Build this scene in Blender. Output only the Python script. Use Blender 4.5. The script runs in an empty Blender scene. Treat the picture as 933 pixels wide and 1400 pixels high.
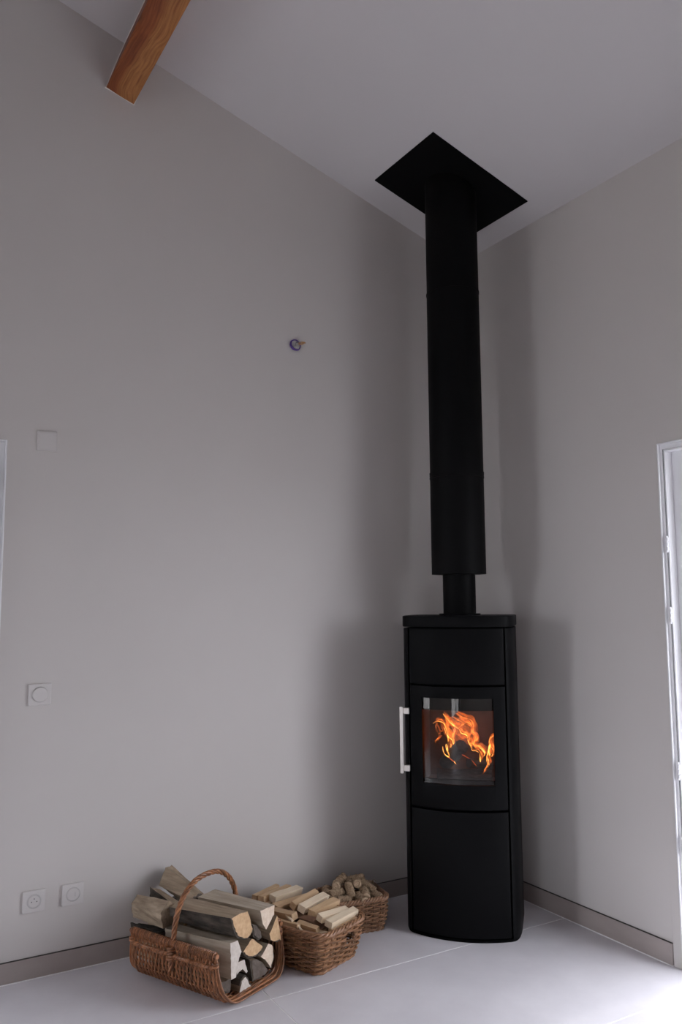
import bpy, bmesh, math, random
from mathutils import Vector, Matrix, noise

random.seed(7)
S = bpy.context.scene
COL = S.collection
PI = math.pi

# ------------------------------------------------------------------ camera
CAM_POS = Vector((-2.7774, -3.4051, 1.40))
YAW, PITCH, ROLL, FPX = math.radians(59.6225), math.radians(6.2921), math.radians(-0.4124), 1119.585
fw = Vector((math.cos(PITCH) * math.cos(YAW), math.cos(PITCH) * math.sin(YAW), math.sin(PITCH)))
rt = Vector((math.sin(YAW), -math.cos(YAW), 0.0))
up = rt.cross(fw)
r2 = rt * math.cos(ROLL) + up * math.sin(ROLL)
u2 = -rt * math.sin(ROLL) + up * math.cos(ROLL)
cd = bpy.data.cameras.new('camera')
cam = bpy.data.objects.new('camera', cd)
COL.objects.link(cam)
cd.sensor_fit = 'VERTICAL'
cd.sensor_height = 36.0
cd.lens = FPX / 1400.0 * 36.0
cd.clip_start = 0.02
m3 = Matrix((r2, u2, -fw)).transposed()
cam.matrix_world = Matrix.Translation(CAM_POS) @ m3.to_4x4()
S.camera = cam

# ------------------------------------------------------------------ world, light, exposure
w = bpy.data.worlds.new('overcast_sky')
S.world = w
w.use_nodes = True
bgn = w.node_tree.nodes['Background']
bgn.inputs[0].default_value = (0.895, 0.92, 1.0, 1)
bgn.inputs[1].default_value = 8.6
vs = S.view_settings
vs.view_transform = 'Standard'
vs.look = 'None'
vs.exposure = 0.0
vs.gamma = 1.0
vs.use_curve_mapping = False
S.cycles.use_denoising = True
S.cycles.max_bounces = 12
S.cycles.diffuse_bounces = 8
S.cycles.transparent_max_bounces = 48
S.cycles.use_adaptive_sampling = True
S.cycles.adaptive_threshold = 0.02
S.cycles.sample_clamp_indirect = 6.0

sun_d = bpy.data.lights.new('hazy_sun', 'SUN')
sun_d.energy = 0.65
sun_d.angle = math.radians(2.5)
sun_d.color = (1.0, 0.98, 0.97)
sun = bpy.data.objects.new('hazy_sun', sun_d)
COL.objects.link(sun)
sun.rotation_euler = Vector((-0.815, 0.07, -0.575)).to_track_quat('-Z', 'Y').to_euler()

def portal(loc, size, normal):
    ld = bpy.data.lights.new('window_portal', 'AREA')
    ld.shape = 'RECTANGLE'
    ld.size, ld.size_y = size
    ld.cycles.is_portal = True
    o = bpy.data.objects.new('window_portal', ld)
    COL.objects.link(o)
    z = -Vector(normal)
    y = Vector((0, 0, 1))
    x = y.cross(z)
    o.matrix_world = Matrix.Translation(loc) @ Matrix((x, y, z)).transposed().to_4x4()
    return o

# openings: garden door in the right wall, glazed door in the left wall, tall window in the far wall
HC, K = 3.2559, 0.3304            # eave height at the corner, roof slope
XFAR, YBACK, WT = -5.6, -6.2, 0.30
DR = (-2.60, -1.222, 2.032)       # right opening: y0, y1, head
DL = (-4.10, -2.305, 2.045)       # left opening: x0, x1, head
DF = (-5.45, -3.75, 2.20)         # far-wall opening: y0, y1, head
DG = (-0.95, -0.06, 0.25, 2.65)   # second far-wall window: y0, y1, sill, head
portal((0.31, (DR[0] + DR[1]) / 2, 1.02), (DR[1] - DR[0], 2.02), (-1, 0, 0))
portal(((DL[0] + DL[1]) / 2, 0.31, 1.02), (DL[1] - DL[0], 2.02), (0, -1, 0))
portal((XFAR - 0.31, (DF[0] + DF[1]) / 2, 1.10), (DF[1] - DF[0], 2.18), (1, 0, 0))
portal((XFAR - 0.31, (DG[0] + DG[1]) / 2, (DG[2] + DG[3]) / 2), (DG[1] - DG[0], DG[3] - DG[2]), (1, 0, 0))

# ------------------------------------------------------------------ helpers
def link(o, parent=None, label=None, cat=None, group=None, kind=None):
    COL.objects.link(o)
    if parent: o.parent = parent
    if label: o['label'] = label
    if cat: o['category'] = cat
    if group: o['group'] = group
    if kind: o['kind'] = kind
    return o

def empty(name, loc, rz=0.0, label=None, cat=None, group=None, kind=None):
    o = bpy.data.objects.new(name, None)
    o.location = loc
    o.rotation_euler = (0, 0, rz)
    o.empty_display_size = 0.1
    return link(o, None, label, cat, group, kind)

class MB:
    """collects verts and faces, then links them as one mesh object"""
    def __init__(s): s.v = []; s.f = []; s.mi = []
    def add(s, v, f, mi=0):
        n = len(s.v); s.v += [tuple(q) for q in v]
        s.f += [tuple(i + n for i in q) for q in f]; s.mi += [mi] * len(f)
    def box(s, a, b, mi=0):
        x0, x1 = sorted((a[0], b[0])); y0, y1 = sorted((a[1], b[1])); z0, z1 = sorted((a[2], b[2]))
        v = [(x, y, z) for z in (z0, z1) for y in (y0, y1) for x in (x0, x1)]
        s.add(v, [(0, 2, 3, 1), (4, 5, 7, 6), (0, 1, 5, 4), (2, 6, 7, 3), (0, 4, 6, 2), (1, 3, 7, 5)], mi)
    def prism(s, poly, mapf, d0, d1, mi=0):
        n = len(poly)
        v = [mapf(p, d0) for p in poly] + [mapf(p, d1) for p in poly]
        f = [tuple(range(n)), tuple(range(2 * n - 1, n - 1, -1))]
        f += [(i, i + n, (i + 1) % n + n, (i + 1) % n) for i in range(n)]
        s.add(v, f, mi)
    def tube(s, pts, rad, sides=6, closed=False, mi=0, caps=True, flat=1.0):
        pts = [Vector(q) for q in pts]; n = len(pts)
        if not hasattr(rad, '__len__'): rad = [rad] * n
        v = []; prev = None
        for i, q in enumerate(pts):
            if closed: t = pts[(i + 1) % n] - pts[i - 1]
            else: t = pts[min(i + 1, n - 1)] - pts[max(i - 1, 0)]
            if t.length < 1e-9: t = Vector((0, 0, 1))
            t.normalize()
            if prev is None:
                a = Vector((0, 0, 1)) if abs(t.z) < .9 else Vector((1, 0, 0))
            else: a = prev
            x = (a - t * a.dot(t))
            if x.length < 1e-6: x = t.orthogonal()
            x.normalize(); prev = x; y = t.cross(x)
            for k in range(sides):
                an = 2 * PI * k / sides
                v.append(q + x * (math.cos(an) * rad[i]) + y * (math.sin(an) * rad[i] * flat))
        f = []
        for i in range(n if closed else n - 1):
            j = (i + 1) % n
            for k in range(sides):
                l = (k + 1) % sides
                f.append((i * sides + k, i * sides + l, j * sides + l, j * sides + k))
        if not closed and caps:
            f.append(tuple(range(sides - 1, -1, -1)))
            f.append(tuple((n - 1) * sides + k for k in range(sides)))
        s.add(v, f, mi)
    def lathe(s, prof, segs=48, mi=0, cx=0, cy=0, closed=False):
        """prof: list of (r, z)"""
        n = len(prof); v = []
        for k in range(segs):
            a = 2 * PI * k / segs
            for r, z in prof: v.append((cx + r * math.cos(a), cy + r * math.sin(a), z))
        f = []
        for k in range(segs):
            l = (k + 1) % segs
            for i in range(n if closed else n - 1):
                j = (i + 1) % n
                f.append((k * n + i, l * n + i, l * n + j, k * n + j))
        s.add(v, f, mi)
    def mesh(s, name, mats, smooth=None, bevel=0.0, bseg=2):
        me = bpy.data.meshes.new(name)
        me.from_pydata(s.v, [], s.f)
        mats = mats if isinstance(mats, (list, tuple)) else [mats]
        for m in mats: me.materials.append(m)
        if any(s.mi): me.polygons.foreach_set('material_index', s.mi)
        bm = bmesh.new(); bm.from_mesh(me)
        bmesh.ops.recalc_face_normals(bm, faces=bm.faces)
        if bevel > 0:
            ed = [e for e in bm.edges if len(e.link_faces) == 2 and e.calc_face_angle(0) > 0.6]
            bmesh.ops.bevel(bm, geom=ed, offset=bevel, segments=bseg, profile=0.6, affect='EDGES', clamp_overlap=True)
        bm.to_mesh(me); bm.free()
        if smooth is not None:
            me.shade_smooth()
            me.set_sharp_from_angle(angle=math.radians(smooth))
        return me
    def build(s, name, mats, parent=None, smooth=None, bevel=0.0, loc=None, rz=0.0, **kw):
        o = bpy.data.objects.new(name, s.mesh(name, mats, smooth, bevel))
        if loc is not None: o.location = loc
        if rz: o.rotation_euler = (0, 0, rz)
        return link(o, parent, **kw)

# ------------------------------------------------------------------ materials
def newmat(name, color, rough=0.6, metal=0.0, spec=0.5):
    m = bpy.data.materials.new(name); m.use_nodes = True
    b = m.node_tree.nodes['Principled BSDF']
    b.inputs['Base Color'].default_value = (*color, 1)
    b.inputs['Roughness'].default_value = rough
    b.inputs['Metallic'].default_value = metal
    b.inputs['Specular IOR Level'].default_value = spec
    return m

def nd(m, t, **kw):
    n = m.node_tree.nodes.new(t)
    for k, v in kw.items(): setattr(n, k, v)
    return n
def ln(m, a, b): m.node_tree.links.new(a, b)
def bsdf(m): return m.node_tree.nodes['Principled BSDF']

def noise_mat(name, c1, c2, scale=(10, 10, 10), detail=6, rough=0.7, bump=0.0, bdist=0.002, island=0.0, spec=0.5, lo=0.3, hi=0.7, nrough=0.55, bscale=None):
    """two colours mixed by a noise stretched by scale in object space"""
    m = newmat(name, c1, rough, 0, spec); b = bsdf(m)
    tc = nd(m, 'ShaderNodeTexCoord'); mp = nd(m, 'ShaderNodeMapping')
    mp.inputs['Scale'].default_value = scale
    ln(m, tc.outputs['Object'], mp.inputs['Vector'])
    n = nd(m, 'ShaderNodeTexNoise'); n.inputs['Scale'].default_value = 1.0
    n.inputs['Detail'].default_value = detail; n.inputs['Roughness'].default_value = nrough
    ln(m, mp.outputs[0], n.inputs['Vector'])
    r = nd(m, 'ShaderNodeMapRange'); r.inputs[1].default_value = lo; r.inputs[2].default_value = hi
    ln(m, n.outputs['Fac'], r.inputs[0])
    mx = nd(m, 'ShaderNodeMix', data_type='RGBA')
    mx.inputs[6].default_value = (*c1, 1); mx.inputs[7].default_value = (*c2, 1)
    ln(m, r.outputs[0], mx.inputs[0])
    out = mx.outputs[2]
    if island:
        g = nd(m, 'ShaderNodeNewGeometry'); oi = nd(m, 'ShaderNodeObjectInfo')
        ad = nd(m, 'ShaderNodeMath', operation='ADD'); fr = nd(m, 'ShaderNodeMath', operation='FRACT')
        ln(m, g.outputs['Random Per Island'], ad.inputs[0]); ln(m, oi.outputs['Random'], ad.inputs[1]); ln(m, ad.outputs[0], fr.inputs[0])
        rr = nd(m, 'ShaderNodeMapRange'); rr.inputs[3].default_value = 1 - island; rr.inputs[4].default_value = 1 + island
        ln(m, fr.outputs[0], rr.inputs[0])
        hs = nd(m, 'ShaderNodeHueSaturation')
        ln(m, rr.outputs[0], hs.inputs['Value']); ln(m, out, hs.inputs['Color'])
        out = hs.outputs[0]
    ln(m, out, b.inputs['Base Color'])
    if bump:
        bp = nd(m, 'ShaderNodeBump'); bp.inputs['Strength'].default_value = bump; bp.inputs['Distance'].default_value = bdist
        if bscale:
            mp2 = nd(m, 'ShaderNodeMapping'); mp2.inputs['Scale'].default_value = bscale
            ln(m, tc.outputs['Object'], mp2.inputs['Vector'])
            n2 = nd(m, 'ShaderNodeTexNoise'); n2.inputs['Scale'].default_value = 1.0; n2.inputs['Detail'].default_value = 4
            ln(m, mp2.outputs[0], n2.inputs['Vector']); ln(m, n2.outputs['Fac'], bp.inputs['Height'])
        else: ln(m, n.outputs['Fac'], bp.inputs['Height'])
        ln(m, bp.outputs[0], b.inputs['Normal'])
    return m

M = {}
M['wall'] = noise_mat('greige_wall_paint', (0.585, 0.555, 0.535), (0.605, 0.575, 0.555), (1.2, 1.2, 1.2), 3, 0.75, 0.06, 0.001, bscale=(160, 160, 160), spec=0.3)
M['ceiling'] = noise_mat('white_ceiling_paint', (0.59, 0.565, 0.57), (0.61, 0.585, 0.59), (1, 1, 1), 2, 0.8, 0.05, 0.001, bscale=(150, 150, 150), spec=0.25)
M['grout'] = noise_mat('pale_grout', (0.86, 0.85, 0.85), (0.92, 0.91, 0.91), (30, 30, 30), 4, 0.8)
M['tile'] = noise_mat('grey_porcelain_tile', (0.60, 0.58, 0.612), (0.73, 0.71, 0.742), (2.2, 2.2, 2.2), 8, 0.42, 0.03, 0.001, lo=0.3, hi=0.72, nrough=0.62, bscale=(60, 60, 60))
M['skirting'] = noise_mat('taupe_skirting_tile', (0.33, 0.285, 0.265), (0.40, 0.35, 0.33), (3, 3, 9), 6, 0.45)
M['frame'] = newmat('white_frame_paint', (0.80, 0.80, 0.82), 0.35)
M['gasket'] = newmat('dark_matte', (0.05, 0.045, 0.04), 0.7)
M['seal'] = newmat('grey_door_seal', (0.24, 0.24, 0.25), 0.6)
M['plastic'] = newmat('white_wall_plastic', (0.615, 0.59, 0.575), 0.45)
M['plasticgrey'] = newmat('pale_grey_plastic', (0.52, 0.50, 0.49), 0.45)
M['hole'] = newmat('dark_socket_hole', (0.02, 0.02, 0.02), 0.6)
M['stove'] = noise_mat('matte_black_stove_paint', (0.0030, 0.0030, 0.0034), (0.0038, 0.0038, 0.0042), (40, 40, 40), 3, 0.5, 0.05, 0.0004, spec=0.07, bscale=(900, 900, 900))
M['pipe'] = noise_mat('matte_black_pipe_paint', (0.0022, 0.0022, 0.0024), (0.0028, 0.0028, 0.003), (40, 40, 40), 3, 0.55, spec=0.08)
M['core'] = newmat('black_gap_interior', (0.0015, 0.0015, 0.0015), 0.8, 0, 0.05)
M['steel'] = newmat('brushed_stainless_handle', (0.62, 0.58, 0.54), 0.36, 1.0)
M['liner'] = noise_mat('sooty_firebrick_liner', (0.09, 0.045, 0.026), (0.17, 0.085, 0.05), (14, 14, 14), 6, 0.9)
M['char'] = noise_mat('charred_wood', (0.012, 0.011, 0.011), (0.07, 0.06, 0.06), (35, 120, 120), 6, 0.9, 0.8, 0.004)
M['ground'] = noise_mat('outdoor_paving', (0.40, 0.39, 0.37), (0.46, 0.45, 0.43), (2, 2, 2), 5, 0.9)
M['wicker'] = noise_mat('brown_willow_wicker', (0.20, 0.078, 0.032), (0.39, 0.17, 0.075), (60, 60, 60), 4, 0.36, island=0.42)
M['wicker2'] = noise_mat('grey_brown_willow_wicker', (0.165, 0.078, 0.038), (0.30, 0.155, 0.078), (60, 60, 60), 4, 0.42, island=0.42)
M['wicker3'] = noise_mat('dull_brown_willow_wicker', (0.15, 0.074, 0.04), (0.27, 0.145, 0.078), (60, 60, 60), 4, 0.48, island=0.40)
M['split'] = noise_mat('weathered_split_wood', (0.20, 0.145, 0.095), (0.43, 0.335, 0.235), (5, 50, 50), 8, 0.8, 0.9, 0.006, lo=0.32, hi=0.68)
M['splitpale'] = noise_mat('pale_split_wood', (0.34, 0.275, 0.20), (0.54, 0.465, 0.37), (5, 50, 50), 8, 0.8, 0.5, 0.003)
M['bark'] = noise_mat('dark_rough_bark', (0.022, 0.018, 0.014), (0.12, 0.095, 0.072), (18, 45, 45), 8, 0.9, 1.0, 0.01, lo=0.35, hi=0.75)
M['darkend'] = noise_mat('dark_weathered_end_grain', (0.085, 0.065, 0.052), (0.15, 0.12, 0.10), (30, 60, 60), 6, 0.85, 0.4, 0.003)
def endgrain(name, c1, c2):
    m = noise_mat(name, c1, c2, (20, 70, 70), 6, 0.75, 0.25, 0.002)
    return m
M['end'] = endgrain('orange_tan_end_grain', (0.47, 0.29, 0.15), (0.62, 0.42, 0.24))
M['endpale'] = endgrain('pale_end_grain', (0.60, 0.46, 0.34), (0.74, 0.62, 0.50))
M['endgrey'] = endgrain('greyish_end_grain', (0.50, 0.44, 0.38), (0.64, 0.58, 0.52))
M['kind_a'] = noise_mat('cream_kindling', (0.70, 0.55, 0.38), (0.81, 0.68, 0.51), (5, 70, 70), 6, 0.7, 0.3, 0.002, island=0.08)
M['kind_b'] = noise_mat('tan_kindling', (0.51, 0.33, 0.18), (0.65, 0.46, 0.285), (5, 70, 70), 6, 0.7, 0.3, 0.002, island=0.10)
M['kind_c'] = noise_mat('brown_kindling', (0.24, 0.125, 0.075), (0.34, 0.20, 0.13), (5, 70, 70), 6, 0.75, 0.4, 0.003, island=0.10)
M['woodwool'] = noise_mat('tan_wood_wool', (0.20, 0.13, 0.078), (0.42, 0.30, 0.19), (150, 60, 60), 6, 0.9, 1.0, 0.006, island=0.10)
M['wax'] = noise_mat('waxed_wood_wool_end', (0.30, 0.20, 0.12), (0.50, 0.37, 0.25), (90, 90, 90), 5, 0.8, 1.0, 0.005)
M['purple'] = noise_mat('purple_box_plastic', (0.075, 0.035, 0.20), (0.12, 0.06, 0.30), (60, 60, 60), 3, 0.45)
M['wiretan'] = newmat('orange_tan_wire_cap', (0.48, 0.26, 0.11), 0.5)
M['wiregrey'] = newmat('grey_wire', (0.16, 0.17, 0.18), 0.5)
M['caulk'] = newmat('white_caulk', (0.78, 0.74, 0.70), 0.7)

def glass_mat(name, tint=(1, 1, 1), refl=1.0):
    m = bpy.data.materials.new(name); m.use_nodes = True
    nt = m.node_tree; nt.nodes.clear()
    o = nd(m, 'ShaderNodeOutputMaterial'); t = nd(m, 'ShaderNodeBsdfTransparent'); g = nd(m, 'ShaderNodeBsdfGlossy')
    t.inputs[0].default_value = (*tint, 1); g.inputs['Roughness'].default_value = 0.03
    fr = nd(m, 'ShaderNodeFresnel'); fr.inputs[0].default_value = 1.5
    mx = nd(m, 'ShaderNodeMixShader')
    ln(m, fr.outputs[0], mx.inputs[0]); ln(m, t.outputs[0], mx.inputs[1]); ln(m, g.outputs[0], mx.inputs[2])
    ln(m, mx.outputs[0], o.inputs[0])
    return m
M['glass'] = glass_mat('window_glass')
M['stoveglass'] = glass_mat('stove_glass', (0.93, 0.90, 0.87))

def flame_mat(name, color, strength):
    """gas flame: adds light, hides nothing"""
    m = bpy.data.materials.new(name); m.use_nodes = True
    nt = m.node_tree; nt.nodes.clear()
    o = nd(m, 'ShaderNodeOutputMaterial'); t = nd(m, 'ShaderNodeBsdfTransparent'); e = nd(m, 'ShaderNodeEmission'); a = nd(m, 'ShaderNodeAddShader')
    e.inputs[0].default_value = (*color, 1)
    tc = nd(m, 'ShaderNodeTexCoord'); n = nd(m, 'ShaderNodeTexNoise'); n.inputs['Scale'].default_value = 45; n.inputs['Detail'].default_value = 4
    ln(m, tc.outputs['Object'], n.inputs['Vector'])
    r = nd(m, 'ShaderNodeMapRange'); r.inputs[1].default_value = 0.36; r.inputs[2].default_value = 0.68
    r.inputs[3].default_value = strength * 0.12; r.inputs[4].default_value = strength * 1.6
    ln(m, n.outputs['Fac'], r.inputs[0]); ln(m, r.outputs[0], e.inputs[1])
    ln(m, t.outputs[0], a.inputs[0]); ln(m, e.outputs[0], a.inputs[1]); ln(m, a.outputs[0], o.inputs[0])
    return m
M['flame_veil'] = flame_mat('faint_orange_flame', (1.0, 0.19, 0.035), 0.20)
M['flame'] = flame_mat('orange_flame', (1.0, 0.24, 0.04), 0.50)
M['flame_hot'] = flame_mat('yellow_flame', (1.0, 0.40, 0.08), 1.25)
def ember_mat():
    m = newmat('glowing_ember', (0.03, 0.02, 0.02), 0.9); b = bsdf(m)
    b.inputs['Emission Color'].default_value = (1.0, 0.16, 0.03, 1); b.inputs['Emission Strength'].default_value = 0.9
    return m
M['ember'] = ember_mat()

def beam_mat():
    m = newmat('varnished_pine_beam', (0.35, 0.15, 0.05), 0.5); b = bsdf(m)
    tc = nd(m, 'ShaderNodeTexCoord')
    # slow wander of the grain
    nz = nd(m, 'ShaderNodeTexNoise'); nz.inputs['Scale'].default_value = 2.6; nz.inputs['Detail'].default_value = 2
    ln(m, tc.outputs['Object'], nz.inputs['Vector'])
    vm = nd(m, 'ShaderNodeVectorMath', operation='MULTIPLY_ADD'); vm.inputs[1].default_value = (0.10, 0.0, 0.10)
    ln(m, nz.outputs['Color'], vm.inputs[0]); ln(m, tc.outputs['Object'], vm.inputs[2])
    mp = nd(m, 'ShaderNodeMapping'); mp.inputs['Scale'].default_value = (150, 2.0, 80)
    ln(m, vm.outputs[0], mp.inputs['Vector'])
    n = nd(m, 'ShaderNodeTexNoise'); n.inputs['Scale'].default_value = 1; n.inputs['Detail'].default_value = 5
    ln(m, mp.outputs[0], n.inputs['Vector'])
    rp = nd(m, 'ShaderNodeValToRGB'); e = rp.color_ramp.elements
    e[0].position = 0.30; e[0].color = (0.24, 0.075, 0.020, 1); e[1].position = 0.70; e[1].color = (0.46, 0.20, 0.062, 1)
    ln(m, n.outputs['Fac'], rp.inputs[0])
    # reddish heartwood along one edge
    sx = nd(m, 'ShaderNodeSeparateXYZ'); ln(m, vm.outputs[0], sx.inputs[0])
    hr = nd(m, 'ShaderNodeMapRange'); hr.inputs[1].default_value = 0.055; hr.inputs[2].default_value = 0.030
    ln(m, sx.outputs[0], hr.inputs[0])
    mx = nd(m, 'ShaderNodeMix', data_type='RGBA'); mx.blend_type = 'MULTIPLY'
    mx.inputs[7].default_value = (0.62, 0.40, 0.34, 1)
    ln(m, hr.outputs[0], mx.inputs[0]); ln(m, rp.outputs[0], mx.inputs[6])
    # knots
    mk = nd(m, 'ShaderNodeMapping'); mk.inputs['Scale'].default_value = (11, 4.5, 4); mk.inputs['Location'].default_value = (0.35, 0.2, 0)
    ln(m, tc.outputs['Object'], mk.inputs['Vector'])
    vo = nd(m, 'ShaderNodeTexVoronoi'); vo.inputs['Scale'].default_value = 1.0; ln(m, mk.outputs[0], vo.inputs['Vector'])
    kr = nd(m, 'ShaderNodeMapRange'); kr.inputs[1].default_value = 0.20; kr.inputs[2].default_value = 0.10
    ln(m, vo.outputs['Distance'], kr.inputs[0])
    m2 = nd(m, 'ShaderNodeMix', data_type='RGBA'); m2.inputs[7].default_value = (0.07, 0.02, 0.008, 1)
    ln(m, kr.outputs[0], m2.inputs[0]); ln(m, mx.outputs[2], m2.inputs[6]); ln(m, m2.outputs[2], b.inputs['Base Color'])
    return m
M['beam'] = beam_mat()

# ------------------------------------------------------------------ the room
def zc(x): return HC - K * x
mb = MB(); mb.box((XFAR - WT, YBACK - WT, -0.30), (WT, WT, -0.0012))
floor = mb.build('floor', M['grout'], kind='structure')
TX0, TX, TY0, TY = -1.443, 1.489, -0.615, 0.737
xs = [XFAR] + [TX0 + TX * i for i in range(-2, 1)] + [0.0]
ys = [YBACK] + [TY0 - TY * j for j in range(7, -1, -1)] + [0.0]
G = 0.0026
for i in range(len(xs) - 1):
    for j in range(len(ys) - 1):
        mb = MB()
        x0 = xs[i] + (G if i else 0.0); x1 = xs[i + 1] - (G if i < len(xs) - 2 else 0.0)
        y0 = ys[j] + (G if j else 0.0); y1 = ys[j + 1] - (G if j < len(ys) - 2 else 0.0)
        cx, cy = (x0 + x1) / 2, (y0 + y1) / 2
        mb.box((x0 - cx, y0 - cy, -0.0011), (x1 - cx, y1 - cy, 0.0))
        o = mb.build('tile', M['tile'], floor, bevel=0.0004, loc=(cx, cy, 0))

mxz = lambda p, t: (p[0], t, p[1])
myz = lambda p, t: (t, p[0], p[1])
# left wall (plane y = 0), gable shaped
mb = MB()
mb.prism([(DL[1], 0), (0.0, 0), (0.0, zc(0)), (DL[1], zc(DL[1]))], mxz, 0.0, WT)
mb.prism([(DL[0], DL[2]), (DL[1], DL[2]), (DL[1], zc(DL[1])), (DL[0], zc(DL[0]))], mxz, 0.0, WT)
mb.prism([(XFAR, 0), (DL[0], 0), (DL[0], zc(DL[0])), (XFAR, zc(XFAR))], mxz, 0.0, WT)
mb.build('wall_left', M['wall'], kind='structure')
# right wall (plane x = 0)
mb = MB()
mb.prism([(DR[1], 0), (WT, 0), (WT, HC), (DR[1], HC)], myz, 0.0, WT)
mb.prism([(DR[0], DR[2]), (DR[1], DR[2]), (DR[1], HC), (DR[0], HC)], myz, 0.0, WT)
mb.prism([(YBACK, 0), (DR[0], 0), (DR[0], HC), (YBACK, HC)], myz, 0.0, WT)
mb.build('wall_right', M['wall'], kind='structure')
# far wall (x = XFAR) with a tall window, and the wall behind the camera
zf = zc(XFAR)
mb = MB()
mb.prism([(DF[1], 0), (DG[0], 0), (DG[0], zf), (DF[1], zf)], myz, XFAR - WT, XFAR)
mb.prism([(DG[0], 0), (DG[1], 0), (DG[1], DG[2]), (DG[0], DG[2])], myz, XFAR - WT, XFAR)
mb.prism([(DG[0], DG[3]), (DG[1], DG[3]), (DG[1], zf), (DG[0], zf)], myz, XFAR - WT, XFAR)
mb.prism([(DG[1], 0), (WT, 0), (WT, zf), (DG[1], zf)], myz, XFAR - WT, XFAR)
mb.prism([(DF[0], DF[2]), (DF[1], DF[2]), (DF[1], zf), (DF[0], zf)], myz, XFAR - WT, XFAR)
mb.prism([(YBACK, 0), (DF[0], 0), (DF[0], zf), (YBACK, zf)], myz, XFAR - WT, XFAR)
mb.build('wall_far', M['wall'], kind='structure')
mb = MB()
mb.prism([(XFAR - WT, 0), (WT, 0), (WT, zc(0)), (0, zc(0)), (XFAR, zf), (XFAR - WT, zf)], mxz, YBACK - WT, YBACK)
mb.build('wall_back', M['wall'], kind='structure')
mb = MB()
mb.prism([(WT, zc(0)), (0, zc(0)), (XFAR, zf), (XFAR - WT, zf), (XFAR - WT, zf + 0.4), (WT, zc(0) + 0.4)], mxz, YBACK - WT, WT)
mb.build('ceiling', M['ceiling'], kind='structure')
# ground outside
mb = MB(); mb.box((-40, -40, -0.42), (40, 40, -0.30))
mb.build('ground_outside', M['ground'], kind='structure')

# skirting
def skirting(name, a, b, axis):
    root = MB()
    if axis == 'x': root.box((a, -0.009, 0.003), (b, 0.0, 0.0765))
    else: root.box((-0.009, a, 0.003), (0.0, b, 0.0825))
    o = root.build(name, M['skirting'], bevel=0.0015, kind='structure')
    jt = MB()
    if axis == 'x': jt.box((a, -0.0115, 0.0), (b, -0.001, 0.0032))
    else: jt.box((-0.0115, a, 0.0), (-0.001, b, 0.0032))
    jt.build('grout_joint', M['grout'], o)
    tp = MB()
    if axis == 'x': tp.box((a, -0.0075, 0.0765), (b, 0.0, 0.0785))
    else: tp.box((-0.0075, a, 0.0825), (0.0, b, 0.0845))
    tp.build('top_line', M['gasket'], o)  # thin dark line along the top edge of the skirting
    return o
skirting('baseboard_left', DL[1], -0.0095, 'x')
skirting('baseboard_right', DR[1] + 0.042, 0.0, 'y')

# roof beam (purlin) coming out of the left wall, square to the roof slope
ca = 1 / math.sqrt(1 + K * K); sl = Vector((-ca, K * ca)); pn = Vector((-K * ca, -ca))   # along slope (left-up), perpendicular (down)
P0 = Vector((-1.835, 3.601)); P1 = Vector((-1.957, 3.6413))
wv = P1 - P0; wl = wv.length
upv = -pn
poly = [P0, P1, P1 + upv * 0.246, P0 + upv * 0.246]
org = Vector(((P0.x + P1.x) / 2, 0, (P0.y + P1.y) / 2))
mb = MB()
mb.prism([(-wl / 2, 0), (wl / 2, 0), (wl / 2, 0.246), (-wl / 2, 0.246)], lambda p, t: (p[0], t, p[1]), -0.001, YBACK + 0.002)
ob = mb.build('roof_beam', M['beam'], bevel=0.003, label='orange varnished timber roof beam running out of the left wall under the ceiling', cat='beam')
ob.location = org
ob.rotation_euler = (0, math.atan(K), 0)
mb = MB(); h = 0.0035
mb.tube([(-wl / 2 - .001, -0.003, 0.24), (-wl / 2 - .001, -0.003, -0.001), (wl / 2 + .001, -0.003, -0.001), (wl / 2 + .001, -0.003, 0.24)], h, 6)
mb.tube([(-wl / 2 - .001, -0.003, 0.243), (-wl / 2 - .001, YBACK + 0.01, 0.243)], h, 6)
mb.build('caulk_bead', M['caulk'], ob)

# ------------------------------------------------------------------ right garden door frame (white, open)
y1 = DR[1]
dr = empty('door_1', (0, 0, 0), kind='structure')
def member(name, boxes, mat, parent, bevel=0.002):
    m_ = MB()
    for a, b in boxes: m_.box(a, b)
    return m_.build(name, mat, parent, bevel=bevel)
hd = DR[2]
# flat cover strip on the wall round the frame
member('cover_strip', [((-0.0035, y1, 0.0), (0, y1 + 0.040, hd + 0.036))], M['wall'], dr, 0.001)
member('cover_strip', [((-0.0035, DR[0] - 0.04, hd), (0, y1, hd + 0.036))], M['wall'], dr, 0.001)
member('frame_lip', [((-0.008, y1 - 0.006, 0.0), (0.02, y1, hd))], M['frame'], dr, 0.002)
member('frame_lip', [((-0.008, DR[0], hd - 0.006), (0.02, y1, hd))], M['frame'], dr, 0.002)
member('jamb', [((0.004, y1 - 0.019, 0.0), (0.06, y1 - 0.006, hd - 0.006))], M['frame'], dr)
member('head', [((0.004, DR[0], hd - 0.026), (0.06, y1 - 0.019, hd - 0.006))], M['frame'], dr)
member('gasket', [((0.0035, y1 - 0.0205, 0.0), (0.012, y1 - 0.0188, hd - 0.026))], M['seal'], dr, 0)
member('rebate', [((0.006, y1 - 0.027, 0.0), (0.048, y1 - 0.0205, hd - 0.034))], M['frame'], dr)
member('rebate', [((0.006, DR[0], hd - 0.034), (0.048, y1 - 0.0205, hd - 0.027))], M['frame'], dr)
member('stop', [((0.048, y1 - 0.095, 0.0), (0.085, y1 - 0.001, hd - 0.03))], M['frame'], dr)
member('stop', [((0.048, DR[0] + 0.03, hd - 0.075), (0.085, y1 - 0.095, hd - 0.03))], M['frame'], dr)
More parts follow.
